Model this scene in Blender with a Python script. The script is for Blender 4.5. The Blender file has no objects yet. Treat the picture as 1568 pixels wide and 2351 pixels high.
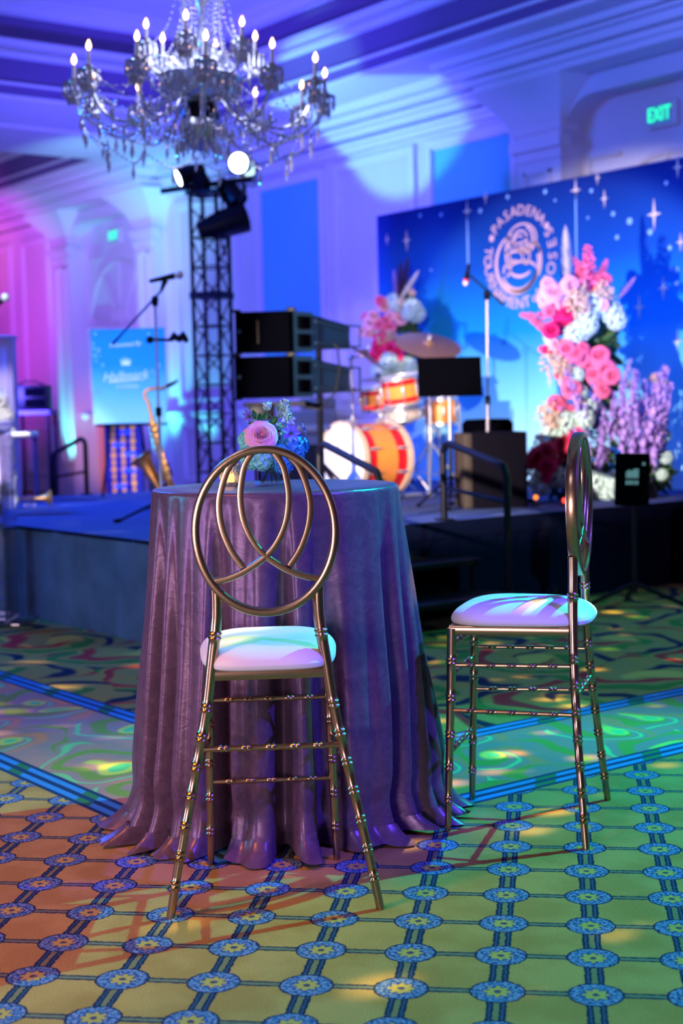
import bpy, bmesh, math, random
from mathutils import Vector, Matrix, Euler
C = bpy.context.scene.collection
PI = math.pi
random.seed(7)
# ------------------------------------------------------------------ camera
# world axes: X runs along the long wall behind the stage (towards the right), Y runs towards that wall
FPX, PITCH, ROLL, EYE, YAW = 3355.7, 0.0714, 0.0238, 1.26, math.radians(36.77)
cam_d = bpy.data.cameras.new('camera'); cam = bpy.data.objects.new('camera', cam_d); C.objects.link(cam)
cam_d.sensor_fit = 'VERTICAL'; cam_d.sensor_height = 36.0; cam_d.lens = FPX/2351*36
cam_d.clip_start = 0.05; cam_d.clip_end = 80
cam_d.dof.use_dof = True; cam_d.dof.focus_distance = 4.0; cam_d.dof.aperture_fstop = 2.6
cam.location = (0, 0, EYE)
_rz = PI/2 - YAW
cam.matrix_world = Matrix.Translation((0, 0, EYE)) @ Matrix.Rotation(_rz, 4, 'Z') @ Matrix.Rotation(PI/2 - PITCH, 4, 'X') @ Matrix.Rotation(-ROLL, 4, 'Z')
bpy.context.scene.camera = cam
sc = bpy.context.scene
sc.view_settings.view_transform = 'Standard'; sc.view_settings.look = 'None'
sc.view_settings.exposure = 0.0; sc.view_settings.gamma = 1.0; sc.view_settings.use_curve_mapping = False
sc.render.engine = 'CYCLES'
try:
    sc.cycles.max_bounces = 7; sc.cycles.transparent_max_bounces = 12
    sc.cycles.diffuse_bounces = 3; sc.cycles.glossy_bounces = 3; sc.cycles.transmission_bounces = 5
    sc.cycles.sample_clamp_indirect = 4.0; sc.cycles.sample_clamp_direct = 30.0
    sc.cycles.caustics_reflective = False; sc.cycles.caustics_refractive = False
    sc.cycles.use_denoising = True
except Exception: pass

def R(px, py, z=None, v=None, u=None, d=None):
    """surveyed point: where the sight line through photo position (px, py) meets a known height, wall plane or distance"""
    dx, dy = px-784, 1175.5-py
    c, s = math.cos(ROLL), math.sin(ROLL)
    x, y = dx*c+dy*s, -dx*s+dy*c
    Y = FPX*math.cos(PITCH)+y*math.sin(PITCH); Z = -FPX*math.sin(PITCH)+y*math.cos(PITCH)
    r = Vector((x*math.sin(YAW)-Y*math.cos(YAW), x*math.cos(YAW)+Y*math.sin(YAW), Z))
    if z is not None: t = (z-EYE)/r.z
    elif v is not None: t = v/r.y
    elif u is not None: t = u/r.x
    else: t = d/FPX
    return Vector((0, 0, EYE)) + r*t
def camxy(X, Y):
    return Vector((X*math.sin(YAW)-Y*math.cos(YAW), X*math.cos(YAW)+Y*math.sin(YAW), 0))
FACE = _rz    # heading of the sight line

# ------------------------------------------------------------------ world and lights
w = bpy.data.worlds.new('room_glow'); sc.world = w; w.use_nodes = True
nt = w.node_tree; nt.nodes.clear()
wo = nt.nodes.new('ShaderNodeOutputWorld'); bg = nt.nodes.new('ShaderNodeBackground')
tc = nt.nodes.new('ShaderNodeTexCoord'); sx = nt.nodes.new('ShaderNodeSeparateXYZ')
nz = nt.nodes.new('ShaderNodeTexNoise'); nz.inputs['Scale'].default_value = 2.2; nz.inputs['Detail'].default_value = 3
cr = nt.nodes.new('ShaderNodeValToRGB')
e = cr.color_ramp.elements
e[0].position = .30; e[0].color = (.02, .015, .16, 1)
e[1].position = .72; e[1].color = (.02, .30, .38, 1)
for p_, c_ in ((.42, (.20, .08, .30, 1)), (.50, (.38, .17, .09, 1)), (.58, (.26, .13, .34, 1))):
    q = e.new(p_); q.color = c_
nt.links.new(tc.outputs['Generated'], nz.inputs['Vector']); nt.links.new(nz.outputs['Fac'], cr.inputs['Fac'])
nt.links.new(cr.outputs['Color'], bg.inputs['Color']); bg.inputs['Strength'].default_value = 0.13
nt.links.new(bg.outputs['Background'], wo.inputs['Surface'])

def light(name, kind, loc, target=None, color=(1, 1, 1), power=100, size=.3, angle=40, blend=.5, gobo=None):
    d = bpy.data.lights.new(name, kind); o = bpy.data.objects.new(name, d); C.objects.link(o)
    o.location = loc; d.color = color; d.energy = power
    if kind == 'SPOT': d.spot_size = math.radians(angle); d.spot_blend = blend; d.shadow_soft_size = size
    elif kind == 'AREA': d.size = size
    else: d.shadow_soft_size = size
    if target is not None:
        o.rotation_euler = (Vector(target)-Vector(loc)).to_track_quat('-Z', 'Y').to_euler()
    if gobo:
        d.use_nodes = True; n = d.node_tree; em = [k for k in n.nodes if k.type == 'EMISSION'][0]
        t = n.nodes.new('ShaderNodeTexCoord'); vo = n.nodes.new('ShaderNodeTexVoronoi'); vo.inputs['Scale'].default_value = gobo[0]
        mr = n.nodes.new('ShaderNodeMapRange'); mr.inputs['From Min'].default_value = gobo[1]; mr.inputs['From Max'].default_value = gobo[2]
        mr.inputs['To Min'].default_value = 1; mr.inputs['To Max'].default_value = 0
        n.links.new(t.outputs['Normal'], vo.inputs['Vector']); n.links.new(vo.outputs['Distance'], mr.inputs['Value'])
        n.links.new(mr.outputs['Result'], em.inputs['Strength'])
    return o
# follow-spot key on the band area from the front of house, left
light('stage_key_spot', 'SPOT', (-5.3, 1.6, 1.55), (-8.0, 7.6, 1.30), (1, .82, .70), 3600, .04, 29, .25)
light('stage_key_spot', 'SPOT', (-3.9, 2.4, 2.9), (-9.9, 8.3, 1.55), (1, .80, .70), 1700, .04, 20, .4)  # second spot, added to light the left flowers and the drum
light('poster_fill', 'SPOT', (-7.6, 2.2, 3.4), (-10.7, 5.85, 1.5), (.60, .90, 1), 900, .03, 15, .4)  # added spot that brightens the poster print
light('white_flower_fill', 'SPOT', (-6.6, 1.4, 2.9), R(-10, 1000, d=10.9), (1, .95, 1), 1100, .03, 16, .4)  # added unseen spot that brightens the white flower column
# moving heads at the side of the stage: green-cyan over the dance floor and the cocktail table
light('dance_floor_spot', 'SPOT', (-2.6, 6.6, 4.3), (-2.35, 2.5, 0.3), (.0, .88, .66), 2200, .02, 62, .5)
light('dance_floor_spot', 'SPOT', (-1.0, 7.6, 4.3), (-4.7, 5.6, 0), (.01, .80, .60), 900, .02, 46, .6)
light('dance_floor_dapple', 'SPOT', (-2.2, 7.2, 4.4), (-4.0, 4.6, 0), (1, .72, .14), 5500, .02, 75, .3, (24, .06, .26))
light('table_violet_spot', 'SPOT', (-.5, 3.6, 3.0), (-3.65, 2.5, .5), (.12, .06, 1), 900, .03, 26, .5)
# soft light from the foyer side, behind and left of the camera
light('foyer_glow', 'AREA', (-.6, -1.4, 1.0), (-3.4, 2.4, .9), (1, .72, .86), 84, .8)
light('foyer_glow', 'AREA', (-4.2, -1.6, .95), (-3.9, 3.0, .9), (.72, .52, 1), 52, .8)
light('foyer_cyan_strip', 'AREA', (-6.2, -.6, 1.5), (-3.4, 2.4, .8), (.03, .70, 1), 34, .4)
light('carpet_amber', 'SPOT', (-3.4, -.8, 4.6), (-3.75, 1.5, 0), (1, .30, .0), 850, .4, 36, .9)
light('carpet_rose', 'SPOT', (-5.6, -1.2, 4.4), (-5.3, 2.4, 0), (1, .50, .55), 170, .4, 34, .9)
light('carpet_warm', 'SPOT', (-1.0, -1.5, 4.6), (-2.5, 1.7, 0), (.75, .62, .80), 120, .4, 50, .9)
# blue and violet washes on walls and ceiling
light('ceiling_blue_wash', 'SPOT', (-11.6, 7.4, .9), (-13.0, 7.6, 5.0), (.08, .10, 1), 900, .3, 110, .8)
light('soffit_blue_wash', 'SPOT', (-4.5, 6.0, 1.0), (-9.0, 9.6, 4.6), (.0, .15, 1), 800, .3, 60, .7)
light('ceiling_cyan_beam', 'SPOT', (-13.2, 7.6, 2.9), R(860, 225, z=4.6), (.30, .95, .85), 330, .03, 46, .3)
light('column_cyan_beam', 'SPOT', (-14.6, 7.4, 3.0), R(300, 400, z=4.6), (.35, .95, 1), 420, .05, 56, .9)
light('wall_violet_wash', 'SPOT', (-11.8, 4.4, 1.6), (-14.6, 10.3, 2.6), (.13, .09, 1), 2300, .3, 100, .9)
light('wall_magenta_wash', 'SPOT', (-19.5, 5.6, 1.6), (-24.0, 10.3, 3.9), (.80, .06, 1), 1300, .2, 70, .9)
light('far_violet_wash', 'SPOT', (-16.5, 6.0, 1.6), (-19.2, 10.3, 3.0), (.40, .16, 1), 900, .2, 60, .9)
light('ceiling_magenta_glow', 'SPOT', (-22.5, 7.6, 2.0), (-24.0, 10.0, 4.6), (1, .15, .45), 260, .2, 60, .9)
light('wall_right_violet', 'SPOT', (-5.5, 7.0, 2.8), (-9.5, 10.4, 3.8), (.20, .12, 1), 130, .2, 80, .9)
for px, py, vv, pw in ((148, 1100, 10.05, 80), (450, 1090, 10.15, 60), (560, 1100, 10.15, 20), (345, 1100, 10.0, 120)):
    p = R(px, py, v=vv); light('uplight_cyan', 'SPOT', (p.x, p.y-.16, .15), (p.x, 10.2, 1.5), (.1, 1, .9), pw*3, .05, 45, .8)
light('door_glow', 'SPOT', (-18.6, 8.6, .7), (-19.9, 10.5, .9), (1, .42, .22), 140, .05, 50, .8)
light('saxophone_fill', 'SPOT', (-6.6, 2.4, 2.2), (-9.65, 5.42, 1.0), (1, .80, .58), 420, .03, 11, .4)  # added warm spot that brightens the saxophone brass
light('stage_blue_wash', 'AREA', (-11.2, 3.6, 4.3), (-9.6, 5.2, .5), (.01, .14, 1), 380, 1.0)
light('skirt_wash', 'SPOT', (-5.4, .4, 3.2), (-8.0, 3.9, .5), (.08, .30, .85), 520, .3, 40, .9)
light('backdrop_blue_wash', 'SPOT', (-8.6, 5.2, 4.3), (-9.2, 8.9, 1.9), (.0, .10, 1), 120, .3, 75, .8)

# ------------------------------------------------------------------ materials
class NN:
    """arithmetic on shader sockets"""
    def __init__(s, t, k): s.t = t; s.k = k
    def _m(s, op, *a, clamp=False):
        n = s.t.nodes.new('ShaderNodeMath'); n.operation = op; n.use_clamp = clamp
        for i, v in enumerate((s,)+a):
            if isinstance(v, NN): s.t.links.new(v.k, n.inputs[i])
            else: n.inputs[i].default_value = v
        return NN(s.t, n.outputs[0])
    def __add__(s, o): return s._m('ADD', o)
    __radd__ = __add__
    def __sub__(s, o): return s._m('SUBTRACT', o)
    def __rsub__(s, o): return (s*-1)+o
    def __mul__(s, o): return s._m('MULTIPLY', o)
    __rmul__ = __mul__
    def __truediv__(s, o): return s._m('DIVIDE', o)
    def f(s, op, *a): return s._m(op, *a)
    def step(s, a, b):            # smooth 0..1 between a and b
        n = s.t.nodes.new('ShaderNodeMapRange'); n.interpolation_type = 'SMOOTHSTEP'
        s.t.links.new(s.k, n.inputs['Value']); n.inputs['From Min'].default_value = a; n.inputs['From Max'].default_value = b
        if a > b: n.inputs['From Min'].default_value = b; n.inputs['From Max'].default_value = a; n.inputs['To Min'].default_value = 1; n.inputs['To Max'].default_value = 0
        return NN(s.t, n.outputs['Result'])
def mixc(t, f, a, b):
    n = t.nodes.new('ShaderNodeMix'); n.data_type = 'RGBA'
    for sock, v in ((n.inputs[0], f), (n.inputs[6], a), (n.inputs[7], b)):
        if isinstance(v, NN): t.links.new(v.k, sock)
        elif isinstance(v, (int, float)): sock.default_value = v
        elif isinstance(v, tuple): sock.default_value = v+(1,) if len(v) == 3 else v
        else: t.links.new(v, sock)
    return n.outputs[2]
def newmat(name):
    m = bpy.data.materials.new(name); m.use_nodes = True
    t = m.node_tree; b = t.nodes['Principled BSDF']; return m, t, b
def mat(name, col, rough=.5, metal=0, spec=.5, noise=.12, nscale=40, bump=0, emit=None, es=0, trans=0, sheen=0, coat=0, ior=1.45):
    m, t, b = newmat(name)
    tcn = t.nodes.new('ShaderNodeTexCoord'); n = t.nodes.new('ShaderNodeTexNoise'); n.inputs['Scale'].default_value = nscale; n.inputs['Detail'].default_value = 4
    t.links.new(tcn.outputs['Object'], n.inputs['Vector'])
    if noise:
        c1 = tuple(max(0, c*(1-noise)) for c in col); c2 = tuple(min(1, c*(1+noise)) for c in col)
        t.links.new(mixc(t, NN(t, n.outputs['Fac']), c1, c2), b.inputs['Base Color'])
    else: b.inputs['Base Color'].default_value = tuple(col)+(1,)
    b.inputs['Roughness'].default_value = rough; b.inputs['Metallic'].default_value = metal
    b.inputs['Specular IOR Level'].default_value = spec; b.inputs['IOR'].default_value = ior
    if bump:
        bp = t.nodes.new('ShaderNodeBump'); bp.inputs['Strength'].default_value = bump; bp.inputs['Distance'].default_value = .01
        t.links.new(n.outputs['Fac'], bp.inputs['Height']); t.links.new(bp.outputs['Normal'], b.inputs['Normal'])
    if emit: b.inputs['Emission Color'].default_value = tuple(emit)+(1,); b.inputs['Emission Strength'].default_value = es
    if trans: b.inputs['Transmission Weight'].default_value = trans
    if sheen: b.inputs['Sheen Weight'].default_value = sheen; b.inputs['Sheen Roughness'].default_value = .35
    if coat: b.inputs['Coat Weight'].default_value = coat; b.inputs['Coat Roughness'].default_value = .05
    return m
def glassy(name, tint, clear=.6, rough=.05, body=.0):
    m, t, b = newmat(name); t.nodes.remove(b)
    out = t.nodes['Material Output']; g = t.nodes.new('ShaderNodeBsdfGlossy'); tr = t.nodes.new('ShaderNodeBsdfTransparent'); mx = t.nodes.new('ShaderNodeMixShader')
    lw = t.nodes.new('ShaderNodeLayerWeight'); lw.inputs['Blend'].default_value = .35
    g.inputs['Roughness'].default_value = rough; g.inputs['Color'].default_value = tuple(min(1, c*1.1) for c in tint)+(1,); tr.inputs['Color'].default_value = tuple(tint)+(1,)
    fac = (NN(t, lw.outputs['Fresnel'])*.8+(1-clear)).f('MINIMUM', 1.0)
    t.links.new(fac.k, mx.inputs[0]); t.links.new(tr.outputs[0], mx.inputs[1]); t.links.new(g.outputs[0], mx.inputs[2])
    last = mx.outputs[0]
    if body:
        d = t.nodes.new('ShaderNodeBsdfDiffuse'); d.inputs['Color'].default_value = tuple(tint)+(1,); m2 = t.nodes.new('ShaderNodeMixShader'); m2.inputs[0].default_value = body
        t.links.new(last, m2.inputs[1]); t.links.new(d.outputs[0], m2.inputs[2]); last = m2.outputs[0]
    t.links.new(last, out.inputs['Surface']); return m

def carpet_material():
    m, t, b = newmat('patterned_carpet')
    g = t.nodes.new('ShaderNodeNewGeometry'); s = t.nodes.new('ShaderNodeSeparateXYZ'); t.links.new(g.outputs['Position'], s.inputs[0])
    wn = t.nodes.new('ShaderNodeTexNoise'); wn.inputs['Scale'].default_value = 90; wn.inputs['Detail'].default_value = 2
    t.links.new(g.outputs['Position'], wn.inputs['Vector'])
    ws = t.nodes.new('ShaderNodeSeparateColor'); t.links.new(wn.outputs['Color'], ws.inputs[0])
    U = NN(t, s.outputs[0]) + (NN(t, ws.outputs[0])-.5)*.010; V = NN(t, s.outputs[1]) + (NN(t, ws.outputs[1])-.5)*.010
    S = .2082
    A = (U+V)*(.70711/S) + .3385/S; B = (V-U)*(.70711/S) - 3.0725/S
    fa = (A+.5).f('FRACT')-.5; fb = (B+.5).f('FRACT')-.5
    r = (fa*fa+fb*fb).f('SQRT'); th = fb.f('ARCTAN2', fa)
    aa = fa.f('ABSOLUTE'); ab = fb.f('ABSOLUTE')
    n2 = t.nodes.new('ShaderNodeTexNoise'); n2.inputs['Scale'].default_value = 120; n2.inputs['Detail'].default_value = 2; t.links.new(g.outputs['Position'], n2.inputs['Vector'])
    sp = NN(t, n2.outputs['Fac'])
    n3 = t.nodes.new('ShaderNodeTexNoise'); n3.inputs['Scale'].default_value = 330; n3.inputs['Detail'].default_value = 2; t.links.new(g.outputs['Position'], n3.inputs['Vector'])
    n4 = t.nodes.new('ShaderNodeTexNoise'); n4.inputs['Scale'].default_value = 6; n4.inputs['Detail'].default_value = 3; t.links.new(g.outputs['Position'], n4.inputs['Vector'])
    tan, navy, blue = (.46, .27, .075), (.012, .018, .09), (.05, .17, .50)
    field = mixc(t, NN(t, n4.outputs['Fac']).step(.35, .65), (.36, .205, .085), (.44, .27, .125))
    # thin links along one diagonal, wide links along the other
    lk = ab.step(.068, .058); ln = ab.step(.026, .036)
    field = mixc(t, lk, field, (.16, .17, .16)); field = mixc(t, lk*ln, field, navy)
    wk = aa.step(.112, .098); w1 = (aa-.088).f('ABSOLUTE').step(.022, .014); w2 = (aa-.044).f('ABSOLUTE').step(.018, .010)
    field = mixc(t, wk, field, (.19, .17, .13)); field = mixc(t, wk*(w1+w2).f('MINIMUM', 1.0), field, navy)
    field = mixc(t, wk*(aa-.066).f('ABSOLUTE').step(.012, .006), field, (.03, .08, .24))
    disc = r.step(.300, .285); field = mixc(t, disc, field, navy)
    ring = r.step(.275, .262)
    ringc = mixc(t, sp.step(.52, .58), blue, (.26, .24, .62)); ringc = mixc(t, sp.step(.46, .40), ringc, (.015, .03, .22))
    field = mixc(t, ring, field, ringc)
    pet = (th*8.0).f('COSINE')*.026+.125
    inner = (r-pet-.022).step(.006, -.004); field = mixc(t, inner, field, (.02, .04, .30))
    flower = (r-pet).step(.006, -.006); field = mixc(t, flower, field, (.46, .33, .12))
    field = mixc(t, r.step(.050, .030), field, (.07, .05, .16))
    # swirls: spiral arms about scattered centres
    wq = t.nodes.new('ShaderNodeTexNoise'); wq.inputs['Scale'].default_value = 2.6; wq.inputs['Detail'].default_value = 1; t.links.new(g.outputs['Position'], wq.inputs['Vector'])
    wqs = t.nodes.new('ShaderNodeSeparateColor'); t.links.new(wq.outputs['Color'], wqs.inputs[0]); WX = (NN(t, wqs.outputs[0])-.5)*.42; WY = (NN(t, wqs.outputs[1])-.5)*.42
    def swirl(scale, seed, arms, tight):
        vo = t.nodes.new('ShaderNodeTexVoronoi'); vo.voronoi_dimensions = '2D'; vo.inputs['Scale'].default_value = scale; vo.inputs['Randomness'].default_value = .55
        cb = t.nodes.new('ShaderNodeCombineXYZ'); t.links.new((NN(t, s.outputs[0])+WX+seed).k, cb.inputs[0]); t.links.new((NN(t, s.outputs[1])+WY+seed*.7).k, cb.inputs[1])
        t.links.new(cb.outputs[0], vo.inputs['Vector'])
        sp_ = t.nodes.new('ShaderNodeSeparateXYZ'); t.links.new(vo.outputs['Position'], sp_.inputs[0])
        dx = NN(t, s.outputs[0])+WX+seed-NN(t, sp_.outputs[0]); dy = NN(t, s.outputs[1])+WY+seed*.7-NN(t, sp_.outputs[1])
        rr = (dx*dx+dy*dy).f('SQRT')
        return (dy.f('ARCTAN2', dx)*(arms/(2*PI))+rr*tight).f('FRACT'), rr
    f1, r1 = swirl(2.3, 3.1, 1, 3.2)
    f2, r2 = swirl(1.3, 8.4, 1, 1.7)
    bandc = mixc(t, NN(t, n4.outputs['Fac']).step(.4, .6), (.44, .21, .25), (.34, .20, .27))
    bandc = mixc(t, f1.step(.05, .10)*f1.step(.34, .26), bandc, (.20, .26, .08))
    bandc = mixc(t, f1.step(.42, .45)*f1.step(.52, .48), bandc, (.18, .50, .28))
    bandc = mixc(t, f1.step(.55, .62)*f1.step(.80, .68)*r1.step(.26, .16), bandc, (.72, .22, .14))
    bandc = mixc(t, r1.step(.075, .055), bandc, (.62, .55, .15)); bandc = mixc(t, r1.step(.040, .030), bandc, (.10, .50, .28))
    far = mixc(t, NN(t, n4.outputs['Fac']).step(.4, .6), (.36, .22, .07), (.30, .22, .09))
    far = mixc(t, f2.step(.04, .09)*f2.step(.22, .18), far, (.42, .03, .04)); far = mixc(t, f2.step(.26, .30)*f2.step(.46, .40), far, (.05, .17, .04))
    far = mixc(t, f2.step(.60, .64)*f2.step(.76, .70), far, (.008, .015, .06)); far = mixc(t, r2.step(.11, .09), far, (.55, .36, .10))
    # zones: field | stripe | band | stripe | far field
    Uo, Vo = NN(t, s.outputs[0]), NN(t, s.outputs[1])
    dN = (Vo-2.14).f('MINIMUM', Uo*-1-3.46)      # >0 beyond the near stripe
    dF = (Vo-2.87).f('MINIMUM', Uo*-1-4.14)
    col = mixc(t, dN.step(-.002, .004), field, bandc); col = mixc(t, dF.step(-.002, .004), col, far)
    seg = ((Uo+Vo)*1.9).f('FRACT').step(.80, .83)
    for dd in (dN, dF):
        a_ = dd.f('ABSOLUTE'); col = mixc(t, a_.step(.062, .056), col, (.012, .04, .16))
        ln_ = ((a_-.026).f('ABSOLUTE').step(.016, .012))
        lc = mixc(t, seg, (.04, .22, .78), (.03, .16, .10)); col = mixc(t, ln_, col, lc)
    col = mixc(t, NN(t, n3.outputs['Fac']).step(.32, .68)*.75, col, mixc(t, .5, col, (0, 0, 0)))
    t.links.new(col, b.inputs['Base Color']); b.inputs['Roughness'].default_value = .95; b.inputs['Specular IOR Level'].default_value = .1
    bp = t.nodes.new('ShaderNodeBump'); bp.inputs['Strength'].default_value = .5; bp.inputs['Distance'].default_value = .004
    t.links.new(n3.outputs['Fac'], bp.inputs['Height']); t.links.new(bp.outputs['Normal'], b.inputs['Normal'])
    return m

M = dict(
    carpet=carpet_material(),
    wall=mat('painted_plaster', (.60, .60, .68), .75, noise=.03, nscale=6),
    inset_blue=mat('blue_inset_panel', (.10, .50, .62), .8, noise=.05, nscale=30),  # blue base colour, used on two of the wall insets
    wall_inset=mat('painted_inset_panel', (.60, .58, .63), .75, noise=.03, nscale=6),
    trim=mat('glossy_trim_paint', (.68, .68, .76), .45, noise=.02),
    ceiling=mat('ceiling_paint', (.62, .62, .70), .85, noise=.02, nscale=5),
    ceiling_shade=mat('ceiling_face_shade', (.16, .10, .26), .8, noise=.04, nscale=5),  # shade of the upright coffer faces put into the colour
    bronze=mat('brushed_bronze_gold', (.46, .32, .20), .24, 1, noise=.06, nscale=25),
    seat=mat('white_seat_vinyl', (.68, .68, .74), .55, noise=.02, nscale=80, sheen=.1),
    chrome=mat('chrome', (.90, .90, .94), .24, .8, noise=.02),
    dull_steel=mat('dull_steel', (.55, .52, .58), .3, 1, noise=.05),
    black=mat('black_metal_paint', (.003, .003, .008), .4, spec=.15, noise=.1),
    black_matte=mat('black_matte', (.0012, .0012, .0025), .9, spec=0, noise=.1),
    grille=mat('black_speaker_grille', (.0008, .0009, .002), .9, spec=0, noise=.3, nscale=300),
    speaker_side=mat('dark_cabinet_paint', (.010, .035, .070), .5, spec=.3, noise=.1, nscale=120),
    stage_top=mat('blue_grey_stage_carpet', (.035, .07, .26), .95, noise=.2, nscale=120, bump=.3),
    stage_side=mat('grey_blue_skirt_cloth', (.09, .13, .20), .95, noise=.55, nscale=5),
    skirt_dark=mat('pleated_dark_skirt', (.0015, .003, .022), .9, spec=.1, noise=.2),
    drum_head=mat('white_drum_head', (.92, .90, .86), .5, noise=.02),
    drum_red=mat('red_lacquer', (.62, .012, .02), .18, noise=.06, coat=.6),
    drum_amber=mat('amber_lacquer', (.80, .27, .05), .22, noise=.12, nscale=8, coat=.6),
    wood_hoop=mat('pale_wood_hoop', (.62, .46, .34), .35, noise=.1),
    brass=mat('lacquered_brass', (.75, .36, .10), .36, .85, noise=.05),
    cymbal=mat('cymbal_bronze', (.50, .26, .15), .32, .7, noise=.15, nscale=12),
    cream=mat('cream_vinyl', (.42, .36, .34), .6, noise=.05), amp_cloth=mat('brown_grille_cloth', (.05, .034, .036), .8, noise=.2, nscale=200),
    grey_cabinet=mat('shaded_cabinet_grey', (.004, .0035, .008), .85, spec=.05, noise=.1, nscale=90), tan_cabinet=mat('lit_cabinet_tan', (.05, .036, .028), .7, noise=.15, nscale=60),  # shade put into the dark cabinet colour, light into the tan one
    foliage=mat('dark_foliage', (.03, .09, .03), .6, noise=.4, nscale=30), leaf=mat('glossy_leaf', (.02, .20, .03), .4, noise=.3, nscale=60),
    stem=mat('green_stem', (.06, .28, .12), .5), pink=mat('pink_petals', (.92, .15, .33), .6, noise=.15, nscale=30), palepink=mat('pale_pink_petals', (.95, .42, .58), .6, noise=.1, nscale=30),
    magenta=mat('magenta_petals', (.80, .01, .16), .55, noise=.2, nscale=30), crimson=mat('crimson_petals', (.55, .01, .06), .55, noise=.2, nscale=30),
    white_petal=mat('white_green_petals', (.55, .74, .70), .6, noise=.1, nscale=30), lilac=mat('lilac_petals', (.42, .26, .75), .6, noise=.25, nscale=30),
    blush=mat('blush_filler', (.75, .52, .42), .7, noise=.2, nscale=30), pampas=mat('cream_pampas_plume', (.72, .66, .62), .8, noise=.15), dark_plume=mat('dark_plum_plume', (.05, .02, .06), .8, noise=.2),
    rose_pink=mat('garden_rose_petals', (.93, .42, .55), .5, noise=.08, nscale=20), mint=mat('mint_hydrangea', (.28, .82, .74), .55, noise=.15, nscale=60),
    blue_fl=mat('blue_hydrangea', (.06, .38, .90), .55, noise=.2, nscale=60), violet=mat('violet_clematis', (.20, .12, .72), .5, noise=.2, nscale=60), anther=mat('grey_anthers', (.18, .20, .30), .7),
    ivory=mat('ivory_bell_petals', (.55, .85, .82), .5, noise=.06), glass=glassy('clear_glass', (.86, .95, 1), .82), cut_glass=glassy('cut_glass', (.95, .92, 1), .55, .1, .12),
    crystal=glassy('chandelier_crystal', (.78, .82, 1), .42, .08, .22), water=glassy('vase_water', (.45, .75, .85), .9),
    acrylic=glassy('clear_acrylic', (.90, .91, 1), .93, .04, .02), candle_wax=mat('white_candle_sleeve', (.75, .72, .74), .6), bulb=mat('warm_bulb', (1, .9, .8), .5, noise=0, emit=(1, .50, .20), es=9),
    flame=mat('candle_light', (1, .8, .4), .5, noise=0, emit=(1, .55, .12), es=9), lamp_lens=mat('lit_lamp_lens', (1, 1, 1), .5, noise=0, emit=(.9, 1, 1), es=10), lamp_lens_dim=mat('dim_lamp_lens', (1, 1, 1), .5, noise=0, emit=(.55, .9, 1), es=1.6),
    mic_mesh=mat('pale_microphone_mesh', (.62, .54, .54), .5, .3, noise=.3, nscale=300),
    exit_green=mat('exit_letters_green', (.1, .9, .5), .5, noise=0, emit=(.02, 1, .30), es=1.6), exit_face=mat('exit_sign_face', (.25, .5, .5), .5, noise=0, emit=(.02, .30, .40), es=.12), sign_box=mat('pale_sign_housing', (.62, .62, .66), .5),
    gold_print=mat('rose_gold_print', (.80, .50, .48), .45, .1, noise=.1), star_print=mat('pale_star_print', (.70, .58, .45), .6, noise=0), dot_print=mat('blue_dot_print', (.22, .45, .75), .6, noise=0), white_print=mat('white_print', (.88, .90, .96), .6, noise=0),
    tan_print=mat('orange_curtain_print', (.92, .38, .02), .7, noise=.2, nscale=12), salmon=mat('salmon_lit_door', (.78, .40, .42), .6), navy_cloth=mat('navy_cloth', (.01, .012, .12), .8), blue_print=mat('blue_curtain_print', (.03, .14, .75), .7),  # doors: warm light put into the salmon base colour
    rubber=mat('black_rubber', (.01, .01, .01), .7), red_lamp=mat('small_red_lamp', (1, .05, .02), .5, noise=0, emit=(1, .03, .02), es=3), amber_lamp=mat('small_amber_lamp', (1, .4, .05), .5, noise=0, emit=(1, .25, .02), es=2),
    white_column=mat('violet_lit_column_cloth', (.55, .45, .85), .7, noise=.05), blue_post=mat('blue_grey_post', (.10, .10, .30), .5),  # column: violet light put into the white cloth colour
)
def cloth_material():
    m, t, b = newmat('plum_velvet_satin')
    tcn = t.nodes.new('ShaderNodeTexCoord'); n = t.nodes.new('ShaderNodeTexNoise'); n.inputs['Scale'].default_value = 26; n.inputs['Detail'].default_value = 6; n.inputs['Distortion'].default_value = 1.5
    n5 = t.nodes.new('ShaderNodeTexNoise'); n5.inputs['Scale'].default_value = 900; n5.inputs['Detail'].default_value = 1
    t.links.new(tcn.outputs['Object'], n.inputs['Vector']); t.links.new(tcn.outputs['Object'], n5.inputs['Vector'])
    c = mixc(t, NN(t, n.outputs['Fac']).step(.35, .68), (.095, .055, .110), (.135, .080, .145))
    c = mixc(t, NN(t, n5.outputs['Fac']).step(.45, .75)*.4, c, (.28, .20, .28))
    t.links.new(c, b.inputs['Base Color']); b.inputs['Roughness'].default_value = .33; b.inputs['Sheen Weight'].default_value = .04; b.inputs['Sheen Roughness'].default_value = .4; b.inputs['Sheen Tint'].default_value = (.8, .6, 1, 1)
    b.inputs['Specular IOR Level'].default_value = .2; b.inputs['Metallic'].default_value = .30
    bp = t.nodes.new('ShaderNodeBump'); bp.inputs['Strength'].default_value = .16; bp.inputs['Distance'].default_value = .006
    t.links.new(n.outputs['Fac'], bp.inputs['Height']); t.links.new(bp.outputs['Normal'], b.inputs['Normal']); return m
M['cloth'] = cloth_material()
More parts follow.
